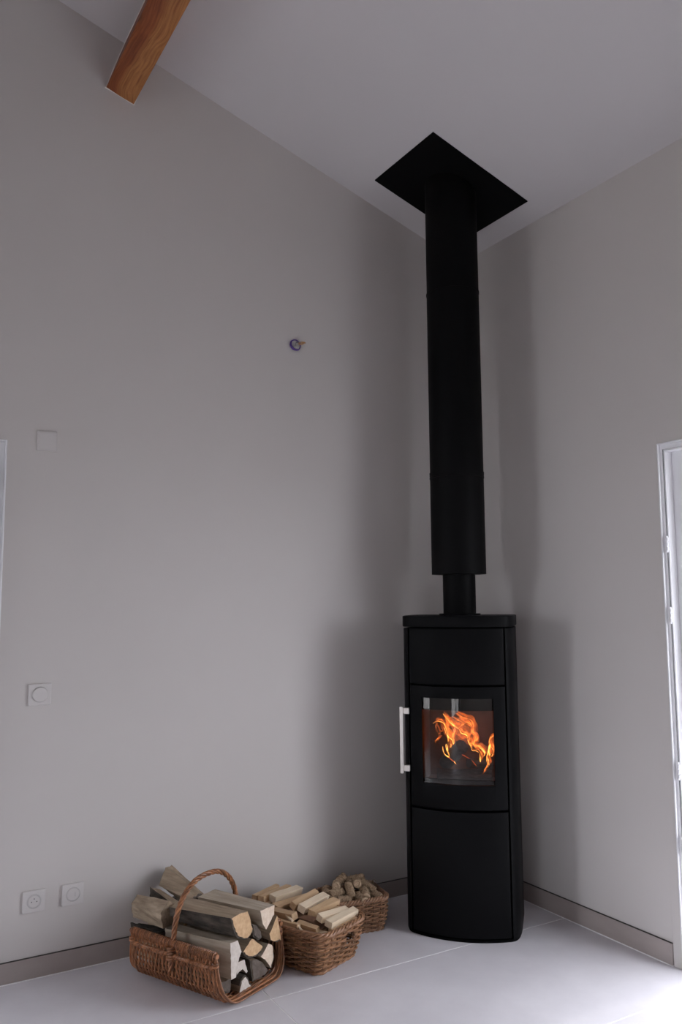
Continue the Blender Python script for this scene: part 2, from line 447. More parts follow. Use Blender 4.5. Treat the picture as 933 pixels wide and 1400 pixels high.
member('reveal', [((0.085, y1 - 0.006, -0.02), (0.30, y1, hd)), ((0.085, DR[0] + 0.03, hd - 0.006), (0.30, y1 - 0.006, hd))], M['frame'], dr)
member('reveal', [((0.0, DR[0], -0.02), (0.30, DR[0] + 0.03, hd))], M['frame'], dr)
member('threshold', [((0.0, DR[0] + 0.03, -0.02), (0.32, y1 - 0.096, 0.004))], M['frame'], dr)
for z0, z1 in ((1.589, 1.655), (1.306, 1.372), (0.705, 0.774), (0.429, 0.492)):
    mbh = MB()
    mbh.box((-0.004, y1 - 0.024, z0), (0.010, y1 - 0.012, z1))
    ho = mbh.build('hinge', M['frame'], dr, bevel=0.002)
    kn = MB()
    for q in range(3):
        za = z0 + (z1 - z0) * (0.12 + 0.28 * q)
        kn.lathe([(0.0, za), (0.0055, za), (0.0055, za + (z1 - z0) * 0.2), (0.0, za + (z1 - z0) * 0.2)], 12, cx=-0.003, cy=y1 - 0.026)
    kn.build('hinge_knuckle', M['frame'], ho, smooth=40)

# ------------------------------------------------------------------ left glazed door frame (only its edge is in view)
dl = empty('door_2', (0, 0, 0), kind='structure')
x1, x0, hl = DL[1], DL[0], DL[2]
member('frame_lip', [((x1 - 0.006, -0.008, 0.0), (x1, 0.02, hl))], M['frame'], dl)
member('frame_lip', [((x0, -0.008, hl - 0.006), (x1 - 0.006, 0.02, hl))], M['frame'], dl)
member('jamb', [((x1 - 0.05, 0.006, 0.0), (x1 - 0.006, 0.075, hl - 0.006))], M['frame'], dl)
member('jamb', [((x0, 0.006, 0.0), (x0 + 0.05, 0.075, hl - 0.006))], M['frame'], dl)
member('head', [((x0 + 0.05, 0.006, hl - 0.06), (x1 - 0.05, 0.075, hl - 0.006))], M['frame'], dl)
member('stile', [((x1 - 0.13, 0.02, 0.02), (x1 - 0.054, 0.07, hl - 0.064))], M['frame'], dl)
member('stile', [((x0 + 0.054, 0.02, 0.02), (x0 + 0.13, 0.07, hl - 0.064))], M['frame'], dl)
member('stile', [(((x0 + x1) / 2 - .07, 0.016, 0.12), ((x0 + x1) / 2 + .07, 0.074, hl - 0.14))], M['frame'], dl)
member('rail', [((x0 + 0.13, 0.02, 0.02), (x1 - 0.13, 0.07, 0.12)), ((x0 + 0.13, 0.02, hl - 0.14), (x1 - 0.13, 0.07, hl - 0.064))], M['frame'], dl)
member('pane', [((x0 + 0.13, 0.043, 0.12), (x1 - 0.13, 0.047, hl - 0.14))], M['glass'], dl, 0)
member('hinge', [((x1 - 0.056, -0.006, hl - 0.20), (x1 - 0.040, 0.012, hl - 0.12))], M['gasket'], dl)

# far window (behind the camera, reflected in the stove glass)
wf = empty('window_1', (0, 0, 0), kind='structure')
xa = XFAR - 0.12; ya, yb, hf = DF
member('window_frame', [((xa, ya, 0), (xa + .07, ya + .06, hf)), ((xa, yb - .06, 0), (xa + .07, yb, hf)), ((xa, ya + .06, hf - .07), (xa + .07, yb - .06, hf)),
                        ((xa, ya + .06, 0), (xa + .07, yb - .06, .07)), ((xa, (ya + yb) / 2 - .05, .07), (xa + .07, (ya + yb) / 2 + .05, hf - .07))], M['frame'], wf)
member('pane', [((xa + .03, ya + .06, .07), (xa + .035, (ya + yb) / 2 - .05, hf - .07))], M['glass'], wf, 0)
member('pane', [((xa + .03, (ya + yb) / 2 + .05, .07), (xa + .035, yb - .06, hf - .07))], M['glass'], wf, 0)

wg = empty('window_2', (0, 0, 0), kind='structure')
ya, yb, za, zb = DG
member('window_frame', [((xa, ya, za), (xa + .07, ya + .05, zb)), ((xa, yb - .05, za), (xa + .07, yb, zb)), ((xa, ya + .05, zb - .05), (xa + .07, yb - .05, zb)), ((xa, ya + .05, za), (xa + .07, yb - .05, za + .05))], M['frame'], wg)
member('pane', [((xa + .03, ya + .05, za + .05), (xa + .035, yb - .05, zb - .05))], M['glass'], wg, 0)

# ------------------------------------------------------------------ wood stove
SC = Vector((-0.396, -0.414, 0.0)); SRZ = -PI / 4        # local x = viewer's right, local -y = front
stove = empty('wood_stove', SC, SRZ, 'tall matte black wood stove with bowed front standing across the corner', 'stove')
def fn(T): return 0.237 - 1.22 * T * T
def front_panel(name, z0, z1, hw, hole=None, th=0.022, mat='stove', parent=stove, off=0.0):
    """bowed panel, front skin at fn(T)+off, optional rectangular hole (t0, t1, za, zb)"""
    n = 28
    Ts = [-hw + 2 * hw * i / n for i in range(n + 1)]
    zs = [z0, z1]
    if hole:
        Ts = sorted(set([round(t, 5) for t in Ts if min(abs(t - hole[0]), abs(t - hole[1])) > .006] + [hole[0], hole[1]]))
        zs = [z0, hole[2], hole[3], z1]
    nT, nZ = len(Ts), len(zs)
    v = []; f = []
    idx = {}
    for k, s_ in enumerate((0, 1)):
        for j, z in enumerate(zs):
            for i, t in enumerate(Ts):
                idx[k, j, i] = len(v); v.append((t, -(fn(t) + off - s_ * th), z))
    def inhole(i, j):
        return hole and j == 1 and Ts[i] >= hole[0] - 1e-6 and Ts[i + 1] <= hole[1] + 1e-6
    cells = {(i, j) for i in range(nT - 1) for j in range(nZ - 1) if not inhole(i, j)}
    for i, j in cells:
        f.append((idx[0, j, i], idx[0, j, i + 1], idx[0, j + 1, i + 1], idx[0, j + 1, i]))
        f.append((idx[1, j, i], idx[1, j + 1, i], idx[1, j + 1, i + 1], idx[1, j, i + 1]))
        for di, dj, e in ((-1, 0, ((j, i), (j + 1, i))), (1, 0, ((j, i + 1), (j + 1, i + 1))), (0, -1, ((j, i), (j, i + 1))), (0, 1, ((j + 1, i), (j + 1, i + 1)))):
            if (i + di, j + dj) not in cells:
                a, b_ = e
                f.append((idx[0, a[0], a[1]], idx[0, b_[0], b_[1]], idx[1, b_[0], b_[1]], idx[1, a[0], a[1]]))
    m_ = MB(); m_.add(v, f)
    return m_.build(name, M[mat], parent, smooth=35, bevel=0.0022)
HW = 0.205
front_panel('upper_panel', 1.0455, 1.283, HW)
door = front_panel('door', 0.5285, 1.037, HW, (-0.150, 0.155, 0.629, 0.987))
front_panel('lower_panel', 0.016, 0.519, HW)
# side panels: wrap from the front seam round the corner to the back
def side_outline(sg, off=0.0):
    pts = [(0.2115, 0.170)]
    c = [(0.2118, 0.181), (0.218, 0.1765), (0.2245, 0.170), (0.231, 0.158), (0.2365, 0.142), (0.2405, 0.122), (0.2425, 0.100), (0.2435, 0.06), (0.2435, -0.02), (0.2435, -0.12), (0.240, -0.150), (0.230, -0.172), (0.212, -0.184), (0.19, -0.188)]
    pts = c + [(0.19, -0.165), (0.205, -0.160), (0.212, -0.14), (0.2115, 0.10)]
    return [(sg * (x + off), -y) for x, y in pts]
for sg in (-1, 1):
    m_ = MB(); m_.prism(side_outline(sg), lambda p, t: (p[0], p[1], t), 0.010, 1.283)
    m_.build('side_panel', M['stove'], stove, smooth=35)
m_ = MB(); m_.box((-0.19, 0.165, 0.02), (0.19, 0.185, 1.28)); m_.build('back_panel', M['stove'], stove)
# inner carcass (seen as black gaps) around an open firebox
m_ = MB()
m_.prism([(-.209, -.158), (-.12, -.190), (0, -.205), (.12, -.190), (.209, -.158), (.209, .16), (-.209, .16)], lambda p, t: (p[0], p[1], t), 0.012, 0.575)
m_.prism([(-.209, -.158), (-.12, -.190), (0, -.205), (.12, -.190), (.209, -.158), (.209, .16), (-.209, .16)], lambda p, t: (p[0], p[1], t), 0.992, 1.286)
m_.box((-.209, -.158, .575), (-.188, .16, .992)); m_.box((.188, -.158, .575), (.209, .16, .992)); m_.box((-.188, .14, .575), (.188, .16, .992))
m_.build('carcass', M['core'], stove)
# plinth and top plate
def full_outline(off):
    half = [(t, fn(t) + off) for t in [0.205 * i / 10 for i in range(11)]]
    c = [(0.218, 0.1765), (0.2245, 0.170), (0.231, 0.158), (0.2365, 0.142), (0.2405, 0.122), (0.2425, 0.100), (0.2435, 0.06), (0.2435, -0.12), (0.240, -0.150), (0.230, -0.172), (0.212, -0.184), (0.19, -0.188)]
    half += [(x + off, y + off * 0.5) for x, y in c]
    half[-1] = (half[-1][0], -0.188 - off)
    return [(-x, -y) for x, y in reversed(half[1:])] + [(x, -y) for x, y in half]
m_ = MB(); m_.prism(full_outline(-0.004), lambda p, t: (p[0], p[1], t), 0.0, 0.011); m_.build('plinth', M['core'], stove, smooth=35)
m_ = MB(); m_.prism(full_outline(0.004), lambda p, t: (p[0], p[1], t), 1.2895, 1.338); m_.build('top_plate', M['stove'], stove, smooth=35, bevel=0.005)
m_ = MB(); m_.lathe([(0.078, 1.336), (0.094, 1.336), (0.094, 1.345), (0.078, 1.345)], 48, closed=True); m_.build('flue_collar', M['stove'], stove, smooth=35)
# glass in the door
n = 24; m_ = MB(); v = []; f = []
for k in (0, 1):
    for z in (0.622, 0.994):
        for i in range(n + 1):
            t = -0.158 + 0.320 * i / n; v.append((t, -(fn(t) - 0.009 - 0.004 * k), z))
N1 = n + 1
for i in range(n):
    f += [(i, i + 1, N1 + i + 1, N1 + i), (2 * N1 + i, 3 * N1 + i, 3 * N1 + i + 1, 2 * N1 + i + 1)]
m_.add(v, f); m_.build('glass', M['stoveglass'], door, smooth=60)
# dark baffle band behind the top of the glass
m_ = MB(); v = []; f = []
for k in (0, 1):
    for z in (0.934, 0.996):
        for i in range(n + 1):
            t = -0.186 + 0.372 * i / n; v.append((t, -(fn(t) - 0.030 - 0.006 * k), z))
for i in range(n):
    f += [(i, i + 1, N1 + i + 1, N1 + i), (2 * N1 + i, 3 * N1 + i, 3 * N1 + i + 1, 2 * N1 + i + 1), (i, 2 * N1 + i, 2 * N1 + i + 1, i + 1)]
m_.add(v, f); m_.build('baffle', M['core'], stove, smooth=50)
# firebox lining: floor, back, two sides, roof
def slab(name, a, b, mat, parent=stove, bevel=0.002):
    q = MB(); q.box(a, b); return q.build(name, M[mat], parent, bevel=bevel)
slab('firebox_floor', (-.187, -.17, .577), (.187, .139, .597), 'liner')
slab('firebox_back', (-.187, .117, .598), (.187, .138, .985), 'liner')
slab('firebox_side', (-.187, -.15, .598), (-.166, .116, .985), 'liner')
slab('firebox_side', (.166, -.15, .598), (.187, .116, .985), 'liner')
slab('firebox_roof', (-.165, -.12, .955), (.165, .116, .985), 'liner')
slab('ash_bar', (-.16, -.178, .597), (.16, -.160, .640), 'core')
# handle
hr = MB(); hr.box((-.2475, -.212, .663), (-.2315, -.196, .946)); hnd = hr.build('handle', M['steel'], door, bevel=0.002)
hnd['label'] = 'brushed steel bar handle'
for z in (.672, .915):
    q = MB(); q.box((-.2315, -.209, z), (-.206, -.190, z + .026)); q.build('handle_bracket', M['steel'], door, bevel=0.002)

# burning logs
def fire_log(a, b, r, lab):
    a, b = Vector(a), Vector(b); q = MB(); pts = []; rad = []
    for i in range(9):
        s_ = i / 8; pts.append(a.lerp(b, s_) - (a + b) / 2); rad.append(r * (0.9 + 0.22 * noise.noise((s_ * 4, r * 90, 1))))
    q.tube(pts, rad, 9)
    o = q.build('burning_log', M['char'], None, smooth=50, label=lab, cat='firewood', group='burning logs inside the stove')
    o.matrix_world = Matrix.Translation(SC) @ Matrix.Rotation(SRZ, 4, 'Z') @ Matrix.Translation((a + b) / 2)
    return o
fire_log((-.115, -.03, .628), (.125, .01, .632), .030, 'thick charred log lying along the back of the stove fire')
fire_log((-.10, -.10, .625), (.13, -.075, .625), .026, 'charred log lying at the front of the stove fire')
fire_log((-.085, .02, .668), (.005, -.075, .765), .034, 'dark charred log leaning upright in the middle of the stove fire')
fire_log((.12, .02, .672), (.03, -.05, .690), .026, 'short charred log at the right of the stove fire')
# flames: tongues of burning gas, each a curved tapering body
fire = empty('fire', SC, SRZ, 'bright orange fire burning behind the stove door glass', 'fire')
def fmap(x, y, dN=0.0):
    T = (x - 447) / 735 * 0.300 + 0.000
    Z = 0.986 - (y - 110) * 0.000405 - 0.028
    return Vector((T, -0.04 + dN, Z))
def tongue(pts, r, mat, dN=0.0, flat=0.55, seed=0, taper=True):
    ctrl = [fmap(x, y, dN + 0.018 * math.sin(seed * 1.7 + 1.3 * i)) for i, (x, y) in enumerate(pts)]
    out = []
    nC = len(ctrl)
    for i in range(nC - 1):
        p0, p1, p2, p3 = ctrl[max(i - 1, 0)], ctrl[i], ctrl[i + 1], ctrl[min(i + 2, nC - 1)]
        for k in range(6):
            t = k / 6
            out.append(0.5 * ((2 * p1) + (p2 - p0) * t + (2 * p0 - 5 * p1 + 4 * p2 - p3) * t * t + (-p0 + 3 * p1 - 3 * p2 + p3) * t ** 3))
    out.append(ctrl[-1])
    n_ = len(out); rad = []
    for i in range(n_):
        s_ = i / (n_ - 1)
        e = math.sin(PI * min(max(s_ * 0.92 + 0.05, 0), 1)) ** 0.7 if taper else 1
        rad.append(max(r * e * (0.75 + 0.5 * noise.noise((s_ * 5 + seed * 3.1, seed, 0))), 0.0004))
        out[i] = out[i] + Vector((noise.noise((s_ * 6, seed, 2)), noise.noise((s_ * 6, seed, 5)), noise.noise((s_ * 6, seed, 9)))) * 0.004
    q = MB(); q.tube(out, rad, 10, flat=flat)
    return q.build('flame_tongue', M[mat], fire, smooth=180)
FL = [
 ([(150, 350), (205, 332), (262, 365), (300, 460), (312, 560), (296, 650)], 1.0),
 ([(255, 245), (300, 312), (370, 372), (435, 402), (462, 452), (515, 480), (525, 545), (565, 610)], 1.2),
 ([(395, 245), (470, 285), (545, 312), (578, 385), (568, 452), (604, 480), (590, 560)], 0.9),
 ([(270, 390), (300, 470), (342, 520), (362, 590), (352, 665)], 1.1),
 ([(330, 330), (372, 430), (358, 500), (372, 570)], 1.0),
 ([(600, 578), (662, 602), (704, 650), (688, 700)], 0.9),
 ([(545, 560), (575, 620), (632, 640), (656, 692), (650, 755)], 0.9),
 ([(805, 465), (762, 500), (752, 560), (740, 640), (722, 700), (738, 800)], 1.1),
 ([(778, 590), (794, 650), (768, 700)], 0.9),
 ([(720, 700), (738, 755), (704, 820), (684, 880)], 0.8),
 ([(168, 575), (182, 532), (218, 512)], 0.6),
 ([(430, 395), (500, 350), (560, 400), (540, 480)], 0.8),
 ([(360, 300), (420, 330), (470, 340), (520, 380)], 0.7),
 ([(280, 300), (310, 390), (345, 450), (330, 540)], 0.8),
 ([(470, 460), (520, 500), (540, 570), (600, 600), (640, 590)], 0.8),
 ([(600, 470), (612, 520), (580, 560), (600, 610)], 0.6),
 ([(180, 345), (170, 400), (205, 470), (230, 440)], 0.4),
 ([(790, 560), (800, 620), (775, 660)], 0.6),
]
for i, (pts, s_) in enumerate(FL):
    tongue(pts, 0.0042 * s_, 'flame', 0.0, 0.8, i)
    tongue([(x + 10, y - 8) for x, y in pts], 0.012 * s_, 'flame_veil', 0.02, 0.8, i + 20)
    tongue([(x - 8, y + 6) for x, y in pts], 0.0020 * s_, 'flame_hot' if i in (0, 1, 3, 5, 7, 8, 6) else 'flame', -0.012, 0.9, i + 40)
for i, (pts, r) in enumerate([
 ([(290, 330), (360, 400), (420, 470), (500, 520)], .034), ([(420, 300), (500, 380), (540, 460), (570, 560)], .036),
 ([(300, 430), (330, 520), (345, 620)], .024), ([(760, 520), (750, 620), (730, 720)], .020), ([(620, 600), (670, 650), (665, 720)], .018),
 ([(200, 340), (260, 420), (285, 520)], .020), ([(260, 260), (320, 340), (400, 390), (470, 430)], .030), ([(400, 260), (490, 310), (560, 370), (580, 470), (600, 560)], .026), ([(560, 470), (600, 500), (585, 580), (620, 640)], .018), ([(785, 480), (775, 580), (770, 680)], .022), ([(330, 480), (420, 520), (520, 560), (600, 620)], .022)]):
    tongue(pts, r, 'flame_veil', 0.03, 0.6, i + 70)
for i, (pts, r) in enumerate([
 ([(275, 588), (292, 635), (322, 695)], .0062), ([(248, 600), (262, 670), (300, 715), (345, 750), (385, 795)], .0030), ([(338, 570), (334, 615), (362, 662)], .0050),
 ([(755, 560), (742, 640), (752, 680)], .0060), ([(640, 600), (692, 640), (700, 660)], .0030), ([(648, 690), (652, 755)], .0030), ([(728, 710), (738, 790)], .0034)]):
    tongue(pts, r, 'flame_hot', -0.02, 0.7, i + 90)
for i, (pts, r) in enumerate([([(415, 662), (470, 684), (540, 722)], .0022), ([(560, 730), (610, 800)], .0015), ([(300, 715), (380, 790)], .0022)]):
    o = tongue(pts, r, 'ember', -0.02, 0.7, i + 120); o.name = 'ember'

# ------------------------------------------------------------------ flue pipe and ceiling plate
flue = empty('flue_pipe', (SC.x, SC.y, 1.338), 0, 'black insulated flue pipe rising from the stove to the ceiling', 'flue pipe')
def pipe_part(name, prof, mat='pipe', closed=True, parent=flue):
    q = MB(); q.lathe([(r, z - 1.338) for r, z in prof], 64, closed=closed); return q.build(name, M[mat], parent, smooth=35)
pipe_part('inner_pipe', [(0.070, 1.346), (0.0745, 1.346), (0.0745, 1.60), (0.070, 1.60)])
pipe_part('pipe_section', [(0.075, 1.524), (0.1245, 1.524), (0.1245, 1.968), (0.075, 1.968)])
pipe_part('pipe_section', [(0.075, 1.996), (0.1240, 1.996), (0.1240, 2.856), (0.075, 2.856)])
pipe_part('locking_band', [(0.115, 1.968), (0.1262, 1.9685), (0.1268, 1.974), (0.1250, 1.977), (0.1262, 1.982), (0.1262, 1.990), (0.1268, 1.9955), (0.115, 1.996)])
pipe_part('locking_band', [(0.115, 2.856), (0.1258, 2.8565), (0.1262, 2.860), (0.1258, 2.8645), (0.115, 2.865)])
# top section, cut along the roof slope
q = MB(); v = []; f = []; n = 64
for k in range(n):
    a = 2 * PI * k / n; x, y = 0.1232 * math.cos(a), 0.1232 * math.sin(a)
    v += [(x, y, 2.865 - 1.338), (x, y, zc(SC.x + x) - 0.004 - 1.338)]
for k in range(n):
    l = (k + 1) % n; f.append((2 * k, 2 * l, 2 * l + 1, 2 * k + 1))
f.append(tuple(2 * k for k in range(n - 1, -1, -1)))
f.append(tuple(2 * k + 1 for k in range(n)))
q.add(v, f); q.build('pipe_section', M['pipe'], flue, smooth=35)
# rectangular plate on the sloping ceiling
q = MB()
px0, px1, py0, py1 = -0.675, -0.1205, -0.6535, -0.173
q.prism([(px0, zc(px0) - .0005), (px1, zc(px1) - .0005), (px1, zc(px1) - .0045), (px0, zc(px0) - .0045)], lambda p, t: (p[0] - SC.x, t - SC.y, p[1] - zc(SC.x)), py0, py1)
cp = q.build('ceiling_plate', M['pipe'], None, loc=(SC.x, SC.y, zc(SC.x)), label='flat black metal plate on the sloping ceiling around the flue pipe', cat='ceiling plate')

# ------------------------------------------------------------------ wall fittings (left wall, plane y = 0)
def plate(root, w_, h_, th, name='cover_plate', mat='plastic'):
    q = MB(); q.box((-w_ / 2, -th, -h_ / 2), (w_ / 2, 0.0, h_ / 2)); return q.build(name, M[mat], root, bevel=0.0035)
def disc(root, name, r, y0, y1, mat='plastic', cx=0, cz=0, segs=32, inner=0.0):
    q = MB(); v = []
    prof = [(inner, y1), (r - 0.0012, y1), (r, y1 + 0.0012), (r, y0), (inner, y0)]
    q.lathe(prof, segs, closed=inner > 0)
    q.v = [(cx + x, z, cz + y) for x, y, z in q.v]
    return q.build(name, M[mat], root, smooth=35)
sk = empty('power_socket', (-2.149, 0, 0.281), 0, 'white square wall socket with three dark pin holes above the skirting', 'socket')
plate(sk, 0.082, 0.080, 0.011)
disc(sk, 'socket_rim', 0.0265, -0.011, -0.0135, 'plasticgrey', inner=0.0215)
disc(sk, 'socket_well', 0.0215, -0.0105, -0.0118)
for cx, cz in ((-0.0095, -0.001), (0.0095, -0.001), (0.0, 0.0095)): disc(sk, 'pin_hole', 0.0026, -0.0115, -0.0124, 'hole', cx, cz, 12)
s2 = empty('wall_outlet', (-2.005, 0, 0.2815), 0, 'white square wall outlet with round blank cover right of the pin socket', 'socket')
plate(s2, 0.082, 0.080, 0.011)
disc(s2, 'outlet_rim', 0.0265, -0.011, -0.0138, 'plasticgrey', inner=0.0235)
disc(s2, 'outlet_cover', 0.0235, -0.0105, -0.0128)
q = MB(); q.box((0.006, -0.0142, -0.008), (0.0085, -0.0122, 0.008)); q.build('outlet_slot', M['plasticgrey'], s2)
th = empty('light_switch', (-2.152, 0, 1.0515), 0, 'white square wall switch with a round knob at waist height', 'switch')
plate(th, 0.086, 0.083, 0.009)
disc(th, 'knob', 0.0275, -0.009, -0.0165)
disc(th, 'knob_rim', 0.0300, -0.009, -0.0115, 'plasticgrey', inner=0.0280)
bp = empty('blank_plate', (-2.155, 0, 2.054), 0, 'plain white square blanking plate high on the left wall', 'wall plate')
plate(bp, 0.077, 0.081, 0.008)
q = MB(); q.box((-0.0305, -0.0095, -0.0325), (0.0305, -0.0075, 0.0325)); q.build('insert', M['plastic'], bp, bevel=0.001)

# bare lamp outlet: purple box ring with connector and wires
lo = empty('lamp_outlet', (-1.033, 0, 2.627), 0, 'small open purple outlet box with loose wires high on the left wall', 'wall outlet')
q = MB(); pts = []
for i in range(32):
    a = 2 * PI * i / 32; rr = 0.0255 + 0.0022 * noise.noise((math.cos(a) * 2, math.sin(a) * 2, 3))
    pts.append((rr * math.cos(a), -0.006 - 0.004 * (1 - math.sin(a)), rr * math.sin(a)))
q.tube(pts, [0.0030 + 0.0026 * max(0.0, math.cos(2 * PI * i / 32 + 0.72 * PI - PI * 0.0 + 0.2) * 1.0) for i in range(32)], 8, closed=True)
q.build('box_ring', M['purple'], lo, smooth=60)
q = MB(); q.tube([(-0.018, -0.010, -0.016), (-0.028, -0.016, -0.008), (-0.034, -0.022, -0.006)], [0.006, 0.005, 0.0035], 8); q.build('box_lug', M['purple'], lo, smooth=60)
disc(lo, 'box_cover', 0.0235, -0.001, -0.006, 'plasticgrey')
q = MB(); q.box((-0.013, -0.020, -0.019), (0.012, -0.006, -0.009)); cn = q.build('connector', M['plastic'], lo, bevel=0.002)
for x in (-0.006, 0.003):
    q = MB(); q.lathe([(0, 0), (0.0018, 0), (0.0018, 0.001), (0, 0.001)], 10); q.v = [(x + a, -0.0205 - c, -0.014 + b_) for a, b_, c in q.v]; q.build('connector_hole', M['hole'], cn)
def wire(pts, r, mat):
    q = MB(); q.tube(pts, r, 8); q.build('wire', M[mat], lo, smooth=60)
arc = [(0.008 + 0.012 * math.cos(a), -0.010 - 0.008 * math.sin(a * 0.5), 0.001 + 0.014 * math.sin(a)) for a in [0.5 + 3.6 * i / 12 for i in range(13)]]
wire(arc, 0.0015, 'wiregrey')
wire([(0.006, -0.006, 0.012), (0.015, -0.016, 0.0135), (0.024, -0.024, 0.013)], 0.0016, 'wiregrey')
wire([(0.014, -0.012, 0.010), (0.026, -0.022, 0.014), (0.038, -0.028, 0.0125), (0.044, -0.030, 0.010)], [0.0028, 0.0036, 0.0042, 0.0026], 'wiretan')
wire([(0.016, -0.012, 0.004), (0.028, -0.022, 0.006), (0.040, -0.026, 0.008)], [0.002, 0.0036, 0.003], 'wiretan')
wire([(0.034, -0.028, 0.002), (0.041, -0.030, 0.006)], 0.0026, 'plastic')

# ------------------------------------------------------------------ log basket (open-ended trug with arched handle)
AA = Vector((0.427, -0.904, 0)).normalized()
ARZ = math.atan2(AA.y, AA.x)                       # local x = along the basket towards the viewer, local y = to the viewer's right
AC = Vector((-1.558, -0.316, 0))
trug = empty('log_basket', AC, ARZ, 'brown wicker log basket with open ends and a tall arched handle', 'basket')
VL, VR, RIM = -0.198, 0.158, 0.176
def usec(n=72, inset=0.0):
    """U cross-section from left rim to right rim as (v, z, nv, nz), evenly spaced"""
    raw = []
    cl, zr = 0.075, 0.085
    raw.append((VL, RIM)); raw.append((VL + 0.001, 0.12))
    for i in range(0, 11):
        a = PI + (PI / 2) * i / 10; raw.append((VL + 0.004 + cl + cl * math.cos(a), 0.010 + zr + zr * math.sin(a)))
    for i in range(0, 11):
        a = 1.5 * PI + (PI / 2) * i / 10; raw.append((VR - 0.004 - cl + cl * math.cos(a), 0.010 + zr + zr * math.sin(a)))
    raw.append((VR - 0.001, 0.12)); raw.append((VR, RIM))
    L = [0]
    for a, b_ in zip(raw, raw[1:]): L.append(L[-1] + math.dist(a, b_))
    out = []
    for k in range(n + 1):
        d = L[-1] * k / n; j = 0
        while j < len(L) - 2 and L[j + 1] < d: j += 1
        t = (d - L[j]) / max(L[j + 1] - L[j], 1e-9)
        out.append((raw[j][0] + (raw[j + 1][0] - raw[j][0]) * t, raw[j][1] + (raw[j + 1][1] - raw[j][1]) * t))
    res = []
    for k in range(n + 1):
        a, b_ = out[max(k - 1, 0)], out[min(k + 1, n)]
        dx, dz = b_[0] - a[0], b_[1] - a[1]; l_ = math.hypot(dx, dz)
        res.append((out[k][0], out[k][1], dz / l_ * 1.0, -dx / l_))   # outward normal (left side -> -v)
    return [(v_, z_, -abs(nx) if v_ < (VL + VR) / 2 else abs(nx), nz if nz < 0 else -nz) for v_, z_, nx, nz in res]
U0, U1 = -0.208, 0.208
def bulge(z, front=True): return 1.0 + (0.14 if front else 0.05) * (1 - min(z / RIM, 1)) ** 1.8   # the base is longer than the rims
NS = 15                                              # stakes across the section
sec = usec(NS * 6)
nsec = len(sec) - 1
wv_ = MB(); NW = 48
for i in range(NW):
    u = U0 + (U1 - U0) * (i + 0.5) / NW
    pts = []
    for k, (v_, z_, nv, nz) in enumerate(sec):
        ph = math.cos(PI * (k / nsec) * NS + PI * i)
        zz = max(z_ + nz * 0.0046 * ph, 0.0042)
        du = 0.0018 * noise.noise((k * 0.25, i * 3.3, 0))
        # the ends belly out a little at the rim, pull in towards the base
        shrink = bulge(z_, u > 0)
        pts.append((u * shrink + du, v_ + nv * 0.0046 * ph, zz))
    wv_.tube(pts, 0.0040 * random.uniform(0.88, 1.1), 5, caps=False)
wv_.build('weave', M['wicker'], trug, smooth=60, kind='stuff')
for k in range(1, NS):
    v_, z_, nv, nz = sec[int(k * nsec / NS)]
    q = MB(); sh = bulge(z_); sb_ = bulge(z_, False)
    q.tube([(U0 * sb_, v_, max(z_, 0.006)), (0, v_, max(z_, 0.006)), (U1 * sh, v_, max(z_, 0.006))], 0.0036, 6)
    q.build('stake', M['wicker'], trug, smooth=60)
for vv in (VL, VR):
    q = MB(); q.tube([(U0 - 0.012, vv, RIM + 0.003), (0, vv, RIM + 0.003), (U1 + 0.012, vv, RIM + 0.003)], 0.0085, 10)
    q.build('rim_rod', M['wicker'], trug, smooth=60)
    # wrapped strands over the rim rod
    q = MB(); n_ = 50
    for i in range(n_):
        u = U0 - 0.004 + (U1 - U0 + 0.008) * (i + .5) / n_
        ring = []
        for j in range(10):
            a = 2 * PI * j / 10
            ring.append((u + 0.002 * math.sin(a), vv + 0.0105 * math.cos(a), RIM + 0.001 + 0.0135 * math.sin(a)))
        q.tube(ring, 0.0031, 5, closed=True)
    q.build('rim_wrap', M['wicker'], trug, smooth=60, kind='stuff')
    # twined band below the rim
    for zb in (0.138,):
        q = MB()
        sgn = -1 if vv == VL else 1
        for ph in range(3):
            pts = []
            for i in range(151):
                t = i / 150; a = 2 * PI * (t * 22 + ph / 3)
                pts.append((U0 + (U1 - U0) * t, vv + sgn * (0.0065 + 0.0045 * math.cos(a)), zb + 0.0062 * math.sin(a)))
            q.tube(pts, 0.0038, 5)
        q.build('twined_band', M['wicker'], trug, smooth=60, kind='stuff')
for sgn, uu in ((-1, U0), (1, U1)):
    # bundle of thick rods framing each open end
    for j in range(5):
        q = MB(); pts = []
        for k, (v_, z_, nv, nz) in enumerate(sec[::3]):
            t = z_ / RIM
            sp = (j - 2.2) * 0.0105 * (1 - t) ** 0.7
            sh = bulge(z_, uu > 0)
            pts.append((uu * sh + sgn * (0.004 + sp), v_ - nv * 0.003 * (j % 2) , max(z_ + 0.003 * ((j + 1) % 2), 0.0055)))
        q.tube(pts, 0.0050 - 0.0004 * j, 7); q.build('end_rod', M['wicker'], trug, smooth=60)
    for vv in (VL, VR):
        q = MB()
        for zz in (RIM - 0.022, RIM - 0.031):
            ring = [(uu * 0.995 + sgn * (0.003 + 0.010 * math.cos(2 * PI * j / 12)), vv + 0.010 * math.sin(2 * PI * j / 12), zz + 0.001 * math.sin(4 * PI * j / 12)) for j in range(12)]
            q.tube(ring, 0.0042, 6, closed=True)
        q.build('end_binding', M['wicker'], trug, smooth=60)
